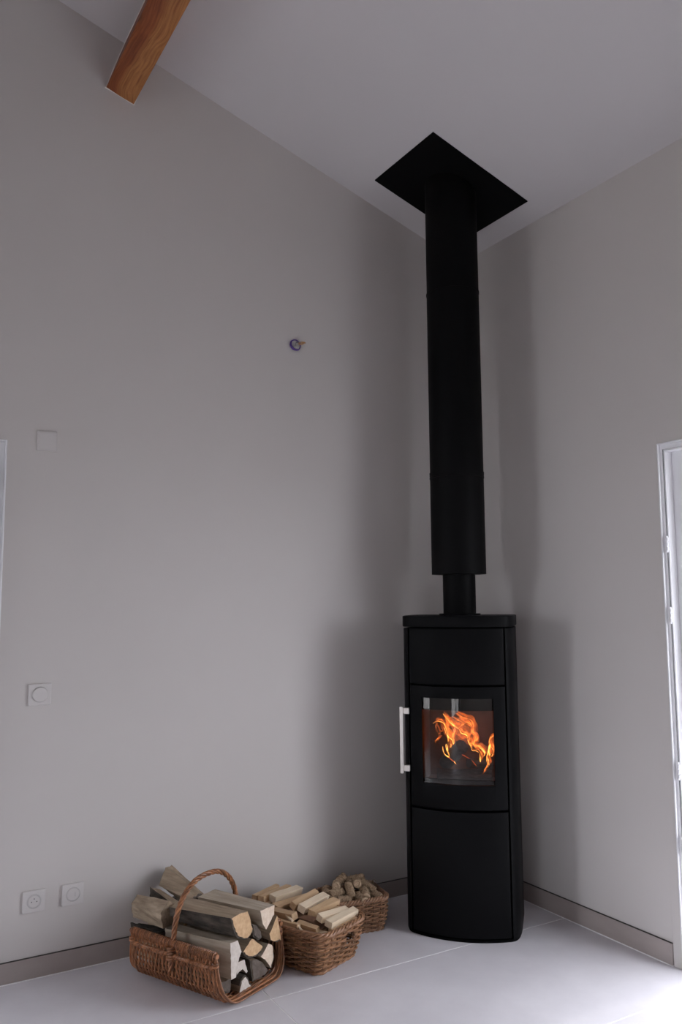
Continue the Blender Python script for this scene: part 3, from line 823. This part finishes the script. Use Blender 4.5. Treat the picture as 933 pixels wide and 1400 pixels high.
# handle: rope of twisted willow
HZ = 0.372
arch = []
nA = 96
vm_ = (VL + VR) / 2; hv = (VR - VL) / 2
for i in range(nA + 1):
    t = i / nA
    a = PI * (1 - t)
    vx = vm_ + hv * 0.97 * math.copysign(abs(math.cos(a)) ** 0.85, math.cos(a))
    zz = RIM - 0.012 + (HZ - RIM + 0.012) * (math.sin(a) ** 0.85)
    arch.append(Vector((0.0, vx, zz)))
full = [Vector((0.0, VL - 0.006, z)) for z in (0.085, 0.11, 0.135)] + arch + [Vector((0.0, VR + 0.006, z)) for z in (0.135, 0.11, 0.085)]
hroot = None
for ph in range(4):
    pts = []; L = 0
    for i, c_ in enumerate(full):
        if i: L += (full[i] - full[i - 1]).length
        t = (full[min(i + 1, len(full) - 1)] - full[max(i - 1, 0)]).normalized()
        e1 = Vector((1, 0, 0)); e2 = t.cross(e1)
        a = 2 * PI * (L / 0.095 + ph / 4)
        rr = 0.0066
        pts.append(c_ + e1 * (rr * math.cos(a)) + e2 * (rr * math.sin(a)))
    q = MB(); q.tube(pts, 0.0043, 6)
    o = q.build('handle_strand', M['wicker'], trug, smooth=60)
for sg_, vv in ((-1, VL), (1, VR)):
    q = MB()
    for zz in (0.128, 0.137, 0.146, 0.155, 0.164):
        ring = [(0.0135 * math.cos(2 * PI * j / 12), vv + sg_ * 0.006 + 0.0135 * math.sin(2 * PI * j / 12), zz + 0.003 * math.cos(2 * PI * j / 12)) for j in range(12)]
        q.tube(ring, 0.0045, 6, closed=True)
    q.build('handle_binding', M['wicker'], trug, smooth=60)

# ------------------------------------------------------------------ split logs in the log basket
def resample(poly, step=0.011):
    out = []; eid = []
    n_ = len(poly)
    for i in range(n_):
        a, b_ = Vector(poly[i]), Vector(poly[(i + 1) % n_])
        k = max(1, round((b_ - a).length / step))
        for j in range(k): out.append(a.lerp(b_, j / k)); eid.append(i)
    return out, eid
def split_log(front, back, uf, ub, bark=(), mats=('split', 'end', 'bark'), label='', seed=0, rough=0.0022):
    """front/back: (v, z) section polygons (same length) at basket stations uf/ub; bark: edges carrying bark"""
    n_ = len(front); back = back or front
    fr, eid = resample(front)
    # resample the back with the same subdivision counts
    bk = []
    counts = [eid.count(i) for i in range(n_)]
    for i in range(n_):
        a, b_ = Vector(back[i]), Vector(back[(i + 1) % n_])
        for j in range(counts[i]): bk.append(a.lerp(b_, j / counts[i]))
    N_ = len(fr); SG = 14
    ctr = Vector(((uf + ub) / 2, sum(p.x for p in fr + bk) / (2 * N_), sum(p.y for p in fr + bk) / (2 * N_)))
    area = sum(fr[i].x * fr[(i + 1) % N_].y - fr[(i + 1) % N_].x * fr[i].y for i in range(N_))
    sgn = 1 if area > 0 else -1
    corner = [i == 0 or eid[i] != eid[i - 1] for i in range(N_)]
    barked = set(e_ for b0 in bark for e_ in b0)
    def ring(s_, off=0.0, wob=True):
        pts = []
        base = [fr[i].lerp(bk[i], s_) for i in range(N_)]
        for i in range(N_):
            t = base[(i + 1) % N_] - base[i - 1]; nn = Vector((t.y, -t.x)) * sgn
            nn = nn.normalized() if nn.length > 1e-9 else Vector((0, 0))
            amp = rough * (0.4 if corner[i] else 1.0)
            d = amp * (noise.noise((i * 0.9 + seed * 11, s_ * 1.5, seed)) * 1.1 + 0.7 * noise.noise((i * 0.35 + seed * 7, s_ * 5, seed + 3))) if wob else 0
            q_ = base[i] + nn * (d + off - (0.0068 if eid[i] in barked else 0.0015))
            pts.append((q_, nn))
        return pts
    q = MB(); v = []; f = []
    for k in range(SG + 1):
        s_ = k / SG; u = uf + (ub - uf) * s_
        for i, (p_, nn) in enumerate(ring(s_)):
            du = 0.003 * noise.noise((i * 1.3, seed, 8)) if k in (0, SG) else 0
            v.append((u + du - ctr.x, p_.x - ctr.y, p_.y - ctr.z))
    for k in range(SG):
        for i in range(N_):
            j = (i + 1) % N_; f.append((k * N_ + i, k * N_ + j, (k + 1) * N_ + j, (k + 1) * N_ + i))
    caps = (v[:N_], v[SG * N_:])
    q.add(v, f)
    root = q.build('split_log', M[mats[0]], None, smooth=38, label=label, cat='firewood', group='split logs in the log basket')
    root.location = AC + Matrix.Rotation(ARZ, 3, 'Z') @ ctr
    root.rotation_euler = (0, 0, ARZ)
    dirn = 1 if uf > ub else -1
    for ci, ring_ in enumerate(caps):
        q = MB(); cv = sum((Vector(p) for p in ring_), Vector()) / N_
        dd = dirn * (0.0006 if ci == 0 else -0.0006)
        outer = [Vector(p) + Vector((dd, 0, 0)) for p in ring_]
        mid = [cv.lerp(Vector(p), 0.5) + Vector((dd + dirn * (1 if ci == 0 else -1) * 0.0025 * noise.noise((i * .8, seed, 4)), 0, 0)) for i, p in enumerate(ring_)]
        vv = outer + mid + [cv + Vector((dd, 0, 0))]
        ff = [(i, (i + 1) % N_, N_ + (i + 1) % N_, N_ + i) for i in range(N_)] + [(N_ + i, N_ + (i + 1) % N_, 2 * N_) for i in range(N_)]
        q.add(vv, ff); q.build('end_grain', M[mats[1]], root, smooth=50)
    for e in bark:
        es = e if isinstance(e, (list, tuple)) else [e]
        ids = [i for i in range(N_) if eid[i] in es]
        # keep a contiguous run (may wrap)
        st = next((i for i in ids if (i - 1) % N_ not in ids), ids[0])
        run = [(st + j) % N_ for j in range(len(ids) + 1)]
        q = MB(); v = []; f = []; R_ = len(run)
        for k in range(SG + 1):
            s_ = k / SG; u = uf + (ub - uf) * s_
            inner = ring(s_); 
            for lay in (0, 1):
                for jj, i in enumerate(run):
                    p_, nn = inner[i]
                    edge = min(jj, R_ - 1 - jj)
                    th_ = (0.0065 + 0.0035 * noise.noise((i * 0.8, s_ * 7, seed))) * (1.0 if edge else 0.75)
                    o_ = th_ if lay else -0.001
                    v.append((u - ctr.x - (0.002 * dirn if k == 0 else -0.002 * dirn if k == SG else 0), p_.x + nn.x * o_ - ctr.y, p_.y + nn.y * o_ - ctr.z))
        W_ = 2 * R_
        for k in range(SG):
            for jj in range(R_ - 1):
                f.append((k * W_ + R_ + jj, k * W_ + R_ + jj + 1, (k + 1) * W_ + R_ + jj + 1, (k + 1) * W_ + R_ + jj))
                f.append((k * W_ + jj, (k + 1) * W_ + jj, (k + 1) * W_ + jj + 1, k * W_ + jj + 1))
            for jj in (0, R_ - 1):
                f.append((k * W_ + jj, k * W_ + R_ + jj, (k + 1) * W_ + R_ + jj, (k + 1) * W_ + jj))
        for k in (0, SG):
            for jj in range(R_ - 1): f.append((k * W_ + jj, k * W_ + jj + 1, k * W_ + R_ + jj + 1, k * W_ + R_ + jj))
        q.add(v, f); q.build('bark', M[mats[2]], root, smooth=45)
    return root

# sections (v, z) at the open front end of the basket
split_log([(-.136, .206), (-.094, .203), (-.074, .156), (-.090, .130), (-.103, .078), (-.130, .078)], [(-.150, .196), (-.094, .196), (-.074, .150), (-.090, .125), (-.103, .078), (-.140, .078)], .222, -.09, (),
          ('splitpale', 'endgrey', 'bark'), 'tall pale split log at the left of the basket opening, beside the rim', 1)
split_log([(-.168, .074), (-.101, .070), (-.100, .022), (-.118, .022), (-.150, .040)], None, .196, -.11, ([2, 3, 4],), ('split', 'darkend', 'bark'),
          'dark bark covered log at the bottom left, under the tall pale log', 2)
split_log([(-.088, .044), (-.082, .061), (-.067, .071), (-.052, .069), (-.040, .055), (-.031, .036), (-.025, .022), (-.088, .022)], None, .226, -.10, ([0, 1, 2, 3, 4, 5],), ('split', 'endgrey', 'bark'),
          'lowest log in the basket opening, arched grey end edged with bark', 3)
split_log([(-.082, .118), (-.038, .114), (-.020, .066), (-.028, .060), (-.050, .083), (-.080, .074)], None, .205, -.08, (), ('split', 'endgrey', 'bark'),
          'small wedge log with a narrow end above the arched bark edged log', 4)
split_log([(-.022, .108), (.018, .098), (.050, .076), (.082, .036), (.046, .023), (-.008, .028)], None, .218, -.09, ([4, 5],), ('split', 'darkend', 'bark'),
          'log with a dark charcoal grey end at the bottom right of the basket opening', 5)
split_log([(.030, .104), (.074, .136), (.104, .120), (.112, .074), (.092, .040), (.060, .078)], None, .224, -.08, ([2, 3],), ('splitpale', 'endpale', 'bark'),
          'log with a tall whitish end at the right side of the basket opening', 6)
split_log([(-.068, .152), (-.018, .184), (.050, .132), (.036, .119), (.012, .112), (-.012, .112), (-.038, .121), (-.058, .136)], None, .222, -.09, ([2, 3, 4, 5, 6, 7],), ('split', 'end', 'bark'),
          'log with a fan shaped tan end in the middle of the basket opening', 7)
split_log([(-.136, .289), (-.090, .293), (-.046, .288), (-.034, .262), (-.024, .232), (-.017, .206), (-.028, .194), (-.048, .189), (-.070, .194), (-.092, .207), (-.110, .226), (-.126, .252)], [(-.150, .272), (-.09, .282), (-.034, .276), (-.026, .256), (-.020, .232), (-.017, .208), (-.028, .199), (-.050, .196), (-.075, .199), (-.100, .207), (-.125, .222), (-.146, .245)], .226, -.072,
          ([5, 6, 7, 8, 9, 10, 11],), ('split', 'end', 'bark'), 'thick log with dark bark side and rounded tan end on top of the front pile', 8, 0.003)
split_log([(.020, .270), (.106, .266), (.103, .230), (.056, .190), (.036, .215)], [(.000, .268), (.100, .270), (.100, .230), (.056, .196), (.020, .215)], .228, -.070, (), ('splitpale', 'endpale', 'bark'),
          'top right log with a flat pale top and four sided pinkish end', 9)
split_log([(.000, .226), (.032, .210), (.052, .184), (.062, .156), (.044, .150), (.010, .176)], None, .205, -.04, ([3, 4, 5],), ('split', 'darkend', 'bark'),
          'dark bark covered log wedged under the top right pale log', 10)
split_log([(.116, .226), (.070, .172), (.078, .148), (.108, .128), (.141, .126), (.130, .180)], None, .232, -.08, ([3],), ('split', 'end', 'bark'),
          'log with a tall triangular orange end hanging over the right side of the basket', 11)
# the pile at the back of the basket, tops rising to the wall
split_log([(-.180, .258), (-.136, .292), (-.098, .266), (-.100, .203), (-.166, .198)], [(-.128, .236), (-.100, .264), (-.078, .252), (-.052, .180), (-.120, .184)], -.085, -.300, (), ('split', 'split', 'bark'),
          'big weathered split log leaning out over the back left of the basket', 12, 0.004)
split_log([(-.090, .250), (-.048, .246), (-.046, .205), (-.086, .205)], [(-.068, .287), (-.014, .268), (-.018, .235), (-.070, .246)], -.080, -.262, ([3],), ('split', 'split', 'bark'),
          'thin log with a dark side between the two weathered back logs', 13)
split_log([(-.040, .266), (.020, .276), (.062, .252), (.058, .205), (-.028, .205)], [(-.012, .276), (.026, .338), (.060, .338), (.092, .300), (.050, .242)], -.078, -.275, (), ('split', 'darkend', 'bark'),
          'uppermost log of the back pile, standing up behind the handle', 14, 0.005)
split_log([(-.172, .182), (-.120, .178), (-.118, .130), (-.165, .130)], [(-.162, .184), (-.118, .166), (-.105, .125), (-.150, .120)], -.105, -.268, ([3, 0],), ('split', 'darkend', 'bark'),
          'dark bark log peeping out under the big weathered log at the back rim', 15)
split_log([(.06, .20), (.13, .20), (.13, .10), (.05, .10)], None, -.11, -.30, ([0],), ('split', 'end', 'bark'), 'log low in the back right of the log basket', 16)
split_log([(-.10, .12), (.02, .12), (.02, .03), (-.10, .03)], None, -.12, -.28, (), ('split', 'end', 'bark'), 'log at the bottom of the back of the log basket', 17)
split_log([(-.07, .16), (.04, .19), (.04, .125), (-.07, .125)], None, -.11, -.27, (), ('split', 'end', 'bark'), 'log in the middle of the back pile under the uppermost log', 18)

# ------------------------------------------------------------------ rectangular wicker baskets
def rrect(hx, hy, r, n):
    """n points, evenly spaced on a rounded rectangle, starting mid front side (y = -hy), counter-clockwise, with outward normals"""
    segs = []
    def line(a, b_): segs.append(('l', a, b_, math.dist(a, b_)))
    def arc(c, a0): segs.append(('a', c, a0, PI / 2 * r))
    line((0, -hy), (hx - r, -hy)); arc((hx - r, -hy + r), -PI / 2)
    line((hx, -hy + r), (hx, hy - r)); arc((hx - r, hy - r), 0)
    line((hx - r, hy), (-hx + r, hy)); arc((-hx + r, hy - r), PI / 2)
    line((-hx, hy - r), (-hx, -hy + r)); arc((-hx + r, -hy + r), PI)
    line((-hx + r, -hy), (0, -hy))
    tot = sum(s_[3] for s_ in segs); out = []
    for i in range(n):
        d = tot * i / n
        for s_ in segs:
            if d <= s_[3]:
                t = d / s_[3]
                if s_[0] == 'l':
                    a, b_ = s_[1], s_[2]; x, y = a[0] + (b_[0] - a[0]) * t, a[1] + (b_[1] - a[1]) * t
                    l_ = math.dist(a, b_); nx, ny = (b_[1] - a[1]) / l_, -(b_[0] - a[0]) / l_
                else:
                    an = s_[2] + PI / 2 * t; nx, ny = math.cos(an), math.sin(an); x, y = s_[1][0] + r * nx, s_[1][1] + r * ny
                out.append((x, y, nx, ny)); break
            d -= s_[3]
    return out
def wicker_box(root, base, rim, H, rows, stakes, mat, hole, sr=0.0042, corner=(0.03, 0.045)):
    """base/rim: half sizes; hole: (x centre, half width, z0, z1) in the front and back short sides"""
    NP = stakes * 6
    def sect(z):
        t = z / H; bow = 0.006 * math.sin(PI * t)
        return rrect(base[0] + (rim[0] - base[0]) * t + bow, base[1] + (rim[1] - base[1]) * t + bow, corner[0] + (corner[1] - corner[0]) * t, NP)
    wv = MB()
    for i in range(rows):
        z = 0.010 + (H - 0.022) * i / (rows - 1)
        sc = sect(z); run = []; runs = []
        for k, (x, y, nx, ny) in enumerate(sc):
            ph = math.cos(PI * stakes * k / NP + PI * i)
            dz = 0.0012 * noise.noise((k * 0.15, i * 5.1, rows))
            p_ = (x + nx * 0.0050 * ph, y + ny * 0.0050 * ph, z + dz)
            if hole and hole[2] < z < hole[3] and abs(x - hole[0]) < hole[1] and abs(ny) > 0.8:
                if run: runs.append(run); run = []
            else: run.append(p_)
        r_ = sr * 0.93 * random.uniform(0.85, 1.1)
        if not runs: wv.tube(run, r_, 5, closed=True)
        else:
            runs.append(run)
            if len(runs) > 1 and not (abs(sc[0][0] - hole[0]) < hole[1]): runs = [runs[-1] + runs[0]] + runs[1:-1]
            for q_ in runs:
                if len(q_) > 1: wv.tube(q_, r_, 5)
    wv.build('weave', M[mat], root, smooth=60, kind='stuff')
    lo_, hi_ = sect(0.006), sect(H - 0.004)
    for s_ in range(stakes):
        k = int((s_ + 0.0) * NP / stakes)
        mid = sect(H * 0.5)[k]
        if hole and abs(mid[0] - hole[0]) < hole[1] * 0.8 and abs(mid[3]) > 0.8:
            continue
        q = MB(); q.tube([(lo_[k][0], lo_[k][1], 0.004), (mid[0], mid[1], H * 0.5), (hi_[k][0], hi_[k][1], H)], 0.0036, 6)
        q.build('stake', M[mat], root, smooth=60)
    # rim: thick braid of four strands
    top = rrect(rim[0] + 0.001, rim[1] + 0.001, corner[1] + 0.004, 160)
    for ph in range(4):
        pts = []
        for k, (x, y, nx, ny) in enumerate(top):
            a = 2 * PI * (k / 160 * 15 + ph / 4)
            lift = 0.006 * (abs(x) / rim[0] * abs(y) / rim[1]) ** 3
            rr = 0.0078
            pts.append((x + nx * rr * math.cos(a), y + ny * rr * math.cos(a), H - 0.002 + lift + rr * 1.05 * math.sin(a)))
        q = MB(); q.tube(pts, 0.0050, 6, closed=True); q.build('rim_strand', M[mat], root, smooth=60)
    # foot border and base mat
    bot = rrect(base[0] + 0.002, base[1] + 0.002, corner[0], 120)
    for ph in range(2):
        pts = []
        for k, (x, y, nx, ny) in enumerate(bot):
            a = 2 * PI * (k / 120 * 16 + ph / 2)
            pts.append((x + nx * 0.004 * math.cos(a), y + ny * 0.004 * math.cos(a), 0.0085 + 0.004 * math.sin(a)))
        q = MB(); q.tube(pts, 0.0045, 6, closed=True); q.build('foot_strand', M[mat], root, smooth=60)
    q = MB(); q.prism([(x, y) for x, y, _, _ in rrect(base[0] - 0.003, base[1] - 0.003, corner[0], 60)], lambda p, t: (p[0], p[1], t), 0.004, 0.014)
    q.build('base_mat', M[mat], root)

BC = Vector((-1.186, -0.316, 0)); BS = Vector((.926, .378, 0)); BRZ = math.atan2(BS.y, BS.x)
kb = empty('kindling_basket', BC, BRZ, 'rectangular brown wicker basket full of cut kindling, middle of the three baskets', 'basket')
wicker_box(kb, (0.117, 0.205), (0.146, 0.240), 0.152, 15, 40, 'wicker2', (0.040, 0.022, 0.088, 0.121))
CC = Vector((-0.866, -0.206, 0)); CRZ = math.atan2(-0.17, 0.985)
fb = empty('firelighter_basket', CC, CRZ, 'small wicker basket of wood wool firelighters next to the stove, rearmost basket', 'basket')
wicker_box(fb, (0.118, 0.082), (0.138, 0.098), 0.136, 14, 26, 'wicker3', (-0.035, 0.030, 0.095, 0.112), 0.0040, (0.025, 0.035))

# ------------------------------------------------------------------ kindling sticks
MI_B = Matrix.Translation(BC) @ Matrix.Rotation(BRZ, 4, 'Z')
def stick(a, b, w_, h_, mat, label, roll=0.0, seed=0, wane=0.0, name='kindling_stick', group='kindling sticks in the middle basket'):
    a, b = Vector(a), Vector(b); d = b - a; L = d.length; x = d.normalized()
    z = Vector((0, 0, 1)); z = (z - x * z.dot(x)).normalized(); y = z.cross(x)
    rot = Matrix((x, y, z)).transposed() @ Matrix.Rotation(roll, 3, 'X')
    q = MB(); rings = 5; v = []; f = []
    rnd = random.Random(seed * 17 + 3)
    sec4 = [(-w_ / 2, -h_ / 2), (w_ / 2, -h_ / 2), (w_ / 2 * (1 - wane), h_ / 2), (-w_ / 2, h_ / 2 * (1 - wane * 0.5))]
    sec4 = [(p[0] + rnd.uniform(-.08, .08) * w_, p[1] + rnd.uniform(-.08, .08) * h_) for p in sec4]
    for k in range(rings):
        s_ = k / (rings - 1)
        for i, (yy, zz) in enumerate(sec4):
            v.append((-L / 2 + L * s_ + (rnd.uniform(-.0025, .0025) if k in (0, rings - 1) else 0), yy + 0.0018 * noise.noise((s_ * 2.2, i, seed)), zz + 0.0018 * noise.noise((s_ * 2.2, i + 9, seed))))
    for k in range(rings - 1):
        for i in range(4): f.append((k * 4 + i, k * 4 + (i + 1) % 4, (k + 1) * 4 + (i + 1) % 4, (k + 1) * 4 + i))
    f += [(3, 2, 1, 0), tuple((rings - 1) * 4 + i for i in range(4))]
    q.add(v, f)
    o = q.build(name, M[mat], None, bevel=0.0012, label=label, cat='kindling', group=group)
    o.matrix_world = MI_B @ Matrix.Translation((a + b) / 2) @ rot.to_4x4()
    return o
# top layer lying across the basket (from the wall side to the front); x across, y along, z height of the stick's middle
stick((-.055, .186, .188), (.096, .192, .190), .026, .020, 'kind_b', 'tan kindling stick lying across the far end of the middle basket', .1, 1)
stick((-.050, .152, .188), (.128, .155, .186), .030, .024, 'kind_b', 'tan kindling stick second from the far end of the middle basket', -.1, 2)
stick((-.028, .110, .192), (.138, .104, .186), .036, .026, 'kind_a', 'broad whitish kindling stick across the far half of the middle basket', .15, 3)
stick((-.055, .070, .172), (.112, .040, .170), .034, .024, 'kind_b', 'pinkish tan kindling stick just in front of the broad whitish one', .1, 4)
stick((-.030, -.004, .188), (.158, .030, .180), .028, .026, 'kind_b', 'orange tan kindling stick in the middle of the top layer', .5, 5)
stick((-.040, -.056, .190), (.165, -.016, .174), .034, .028, 'kind_a', 'thick cream kindling stick across the middle of the basket, beside the orange tan one', .25, 6)
stick((-.030, -.098, .178), (.158, -.078, .168), .032, .026, 'kind_b', 'tan kindling stick right in front of the thick cream one', .2, 7)
stick((.030, -.115, .150), (.135, -.122, .154), .026, .022, 'kind_b', 'short tan kindling stick half hidden under its neighbours near the right rim', 0, 8)
stick((-.045, -.152, .178), (.118, -.166, .164), .034, .028, 'kind_a', 'brightest, nearly white kindling stick near the front right of the basket', .3, 9)
stick((-.052, -.203, .168), (.132, -.196, .164), .032, .026, 'kind_a', 'cream kindling stick lying along the front rim above the basket handle hole', .25, 10)
stick((-.048, -.213, .140), (.112, -.209, .140), .028, .022, 'kind_b', 'frontmost pinkish kindling stick resting against the front rim', .2, 11)
# sticks lying lengthways on the left side, end faces towards the viewer
stick((-.082, .080, .166), (-.074, -.052, .172), .034, .026, 'kind_b', 'blunt kindling block pointing forward beside the log basket, upper one', .1, 12)
stick((-.112, .040, .150), (-.106, -.100, .152), .026, .022, 'kind_b', 'kindling stick pointing forward on the left, under the blunt block', -.1, 13)
stick((-.030, -.020, .150), (-.046, -.134, .158), .026, .026, 'kind_c', 'square ended brown kindling stick in the hollow of the middle basket', .4, 14)
stick((-.128, .020, .132), (-.112, -.190, .136), .046, .018, 'kind_c', 'long dark brown bark strip along the left rim of the middle basket', .15, 15)
stick((-.100, -.080, .124), (-.092, -.204, .124), .022, .020, 'kind_b', 'small kindling stick with a pale end at the front left corner of the basket', .5, 16)
stick((-.062, -.080, .124), (-.060, -.200, .126), .020, .026, 'kind_a', 'upright edged small cream kindling stick at the front corner of the basket', .3, 17)
stick((-.032, -.110, .118), (-.036, -.198, .122), .018, .022, 'kind_b', 'thin kindling end right of the small cream one at the front rim', -.3, 18)
stick((-.078, -.070, .152), (-.070, -.165, .146), .022, .018, 'kind_b', 'short tan kindling piece in front of the hollow of the middle basket', .2, 19)
stick((-.086, -.010, .178), (-.100, -.064, .162), .010, .010, 'kind_a', 'splinter sticking up beside the triangular log end', .2, 20)
stick((-.104, -.085, .160), (-.118, -.130, .142), .009, .011, 'kind_a', 'loose splinter below the triangular log end', .2, 21)
# lower layers
i = 30
for lay, zz in enumerate((.032, .062, .092)):
    for j in range(7):
        yy = -.158 + .052 * j; hx_ = .088 + .010 * lay
        stick((-hx_, yy, zz), (hx_, yy + random.uniform(-.006, .006), zz), .036, .024, random.choice(('kind_b', 'kind_c', 'kind_b')), 'kindling stick buried in the lower layers of the middle basket', random.uniform(-.1, .1), i)
        i += 1
for j in range(6):
    yy = -.10 + .058 * j
    stick((-.02, yy, .124), (.118, yy + .01, .126), .034, .024, random.choice(('kind_b', 'kind_c')), 'kindling stick under the top layer of the middle basket', random.uniform(-.1, .1), i); i += 1

# ------------------------------------------------------------------ wood wool firelighters
MI_C = Matrix.Translation(CC) @ Matrix.Rotation(CRZ, 4, 'Z')
def roll_mesh(var):
    rnd = random.Random(var); q = MB(); v = []; f = []; SGm = 9; K_ = 14; L = .066; R = .0185
    for k in range(SGm + 1):
        s_ = k / SGm
        rr = R * (0.93 if k in (0, SGm) else 1.0)
        for i in range(K_):
            a = 2 * PI * i / K_
            d = 1 + 0.16 * noise.noise((math.cos(a) * 2.2 + var, math.sin(a) * 2.2, s_ * 5)) + 0.07 * math.sin(3 * a + s_ * 14) + rnd.uniform(-.05, .05)
            v.append((-L / 2 + L * s_ + (rnd.uniform(-.003, .003) if k in (0, SGm) else 0), rr * d * math.cos(a), rr * d * math.sin(a)))
    for k in range(SGm):
        for i in range(K_): f.append((k * K_ + i, k * K_ + (i + 1) % K_, (k + 1) * K_ + (i + 1) % K_, (k + 1) * K_ + i))
    q.add(v, f)
    # stray curled fibres
    for s_ in range(10):
        a = rnd.uniform(0, 2 * PI); x = rnd.uniform(-L * .45, L * .45); pts = []
        for k in range(5):
            aa = a + k * 0.35; rr = R * (1.0 + 0.16 * math.sin(k * PI / 4)); pts.append((x + k * rnd.uniform(.001, .005), rr * math.cos(aa), rr * math.sin(aa)))
        q.tube(pts, .0012, 4)
    ends = []
    for sg in (-1, 1):
        e = MB(); vv = []; ff = []
        for ri, (rr, dx) in enumerate(((R * .95, 0), (R * .62, .0025), (R * .45, -.001), (R * .25, .0015), (0.0005, .0005))):
            for i in range(K_):
                a = 2 * PI * i / K_; vv.append((sg * (L / 2 + dx + rnd.uniform(-.0006, .0006)), rr * math.cos(a), rr * math.sin(a)))
        for ri in range(4):
            for i in range(K_): ff.append((ri * K_ + i, ri * K_ + (i + 1) % K_, (ri + 1) * K_ + (i + 1) % K_, (ri + 1) * K_ + i))
        e.add(vv, ff); ends.append(e.mesh('rolled_end', M['wax'], 50))
    return q.mesh('firelighter', M['woodwool'], 55), ends
RM = [roll_mesh(k) for k in range(4)]
def roll(pos, yaw, pitch, label, k):
    me, ends = RM[k % 4]
    o = link(bpy.data.objects.new('firelighter', me), None, label, 'firelighter', 'wood wool firelighters in the small basket')
    o.matrix_world = MI_C @ Matrix.Translation(pos) @ Matrix.Rotation(yaw, 4, 'Z') @ Matrix.Rotation(pitch, 4, 'Y') @ Matrix.Rotation(k * 1.1, 4, 'X')
    for e in ends: link(bpy.data.objects.new('rolled_end', e), o)
    return o
D = math.radians
FLT = [
 # x across (right +), y back (+), z
 ((-.060, .016, .176), D(-113), D(-12), 'firelighter roll at the back left with its round end facing out'),
 ((.030, -.002, .180), D(-113), D(-14), 'firelighter roll on top in the middle with its round end facing out'),
 ((-.016, -.030, .164), D(-95), D(34), 'firelighter roll tipped steeply forward in the middle of the heap'),
 ((-.075, -.022, .156), D(12), D(0), 'firelighter roll lying crosswise on the left of the heap, upper one'),
 ((-.060, -.066, .140), D(-8), D(4), 'firelighter roll lying crosswise at the front left of the heap, against the rim'),
 ((.080, -.005, .160), D(-50), D(24), 'firelighter roll sloping down to the right rim with its end showing'),
 ((.045, -.050, .150), D(-100), D(8), 'firelighter roll with a pale frayed end at the front right of the heap'),
 ((.018, -.072, .140), D(-80), D(5), 'low firelighter roll at the front middle, just above the rim'),
 ((.092, -.048, .138), D(-60), D(10), 'firelighter roll in the right front corner of the small basket'),
 ((-.030, .058, .178), D(30), D(-20), 'firelighter roll sticking up at the back of the heap, left of middle'),
 ((.050, .058, .176), D(-30), D(-14), 'firelighter roll at the very back of the heap, right of middle'),
 ((-.100, .030, .150), D(70), D(0), 'firelighter roll against the left end of the small basket'),
 ((.012, .050, .168), D(-90), D(0), 'firelighter roll lying in the middle of the back row'),
 ((.090, .045, .150), D(-20), D(0), 'firelighter roll in the right back corner of the small basket'),
 ((-.098, -.050, .138), D(-70), D(0), 'firelighter roll in the left front corner of the small basket'),
]
for k, (p_, yw, pt, lab) in enumerate(FLT): roll(p_, yw, pt, lab, k)
k = 20
for zz in (.034, .072, .108):
    for xx in (-.078, -.026, .026, .078):
        for yy in (-.038, .038):
            roll((xx + random.uniform(-.004, .004), yy, zz), D(90 + random.uniform(-8, 8)), 0, 'firelighter roll buried inside the small basket', k); k += 1

bpy.context.view_layer.update()
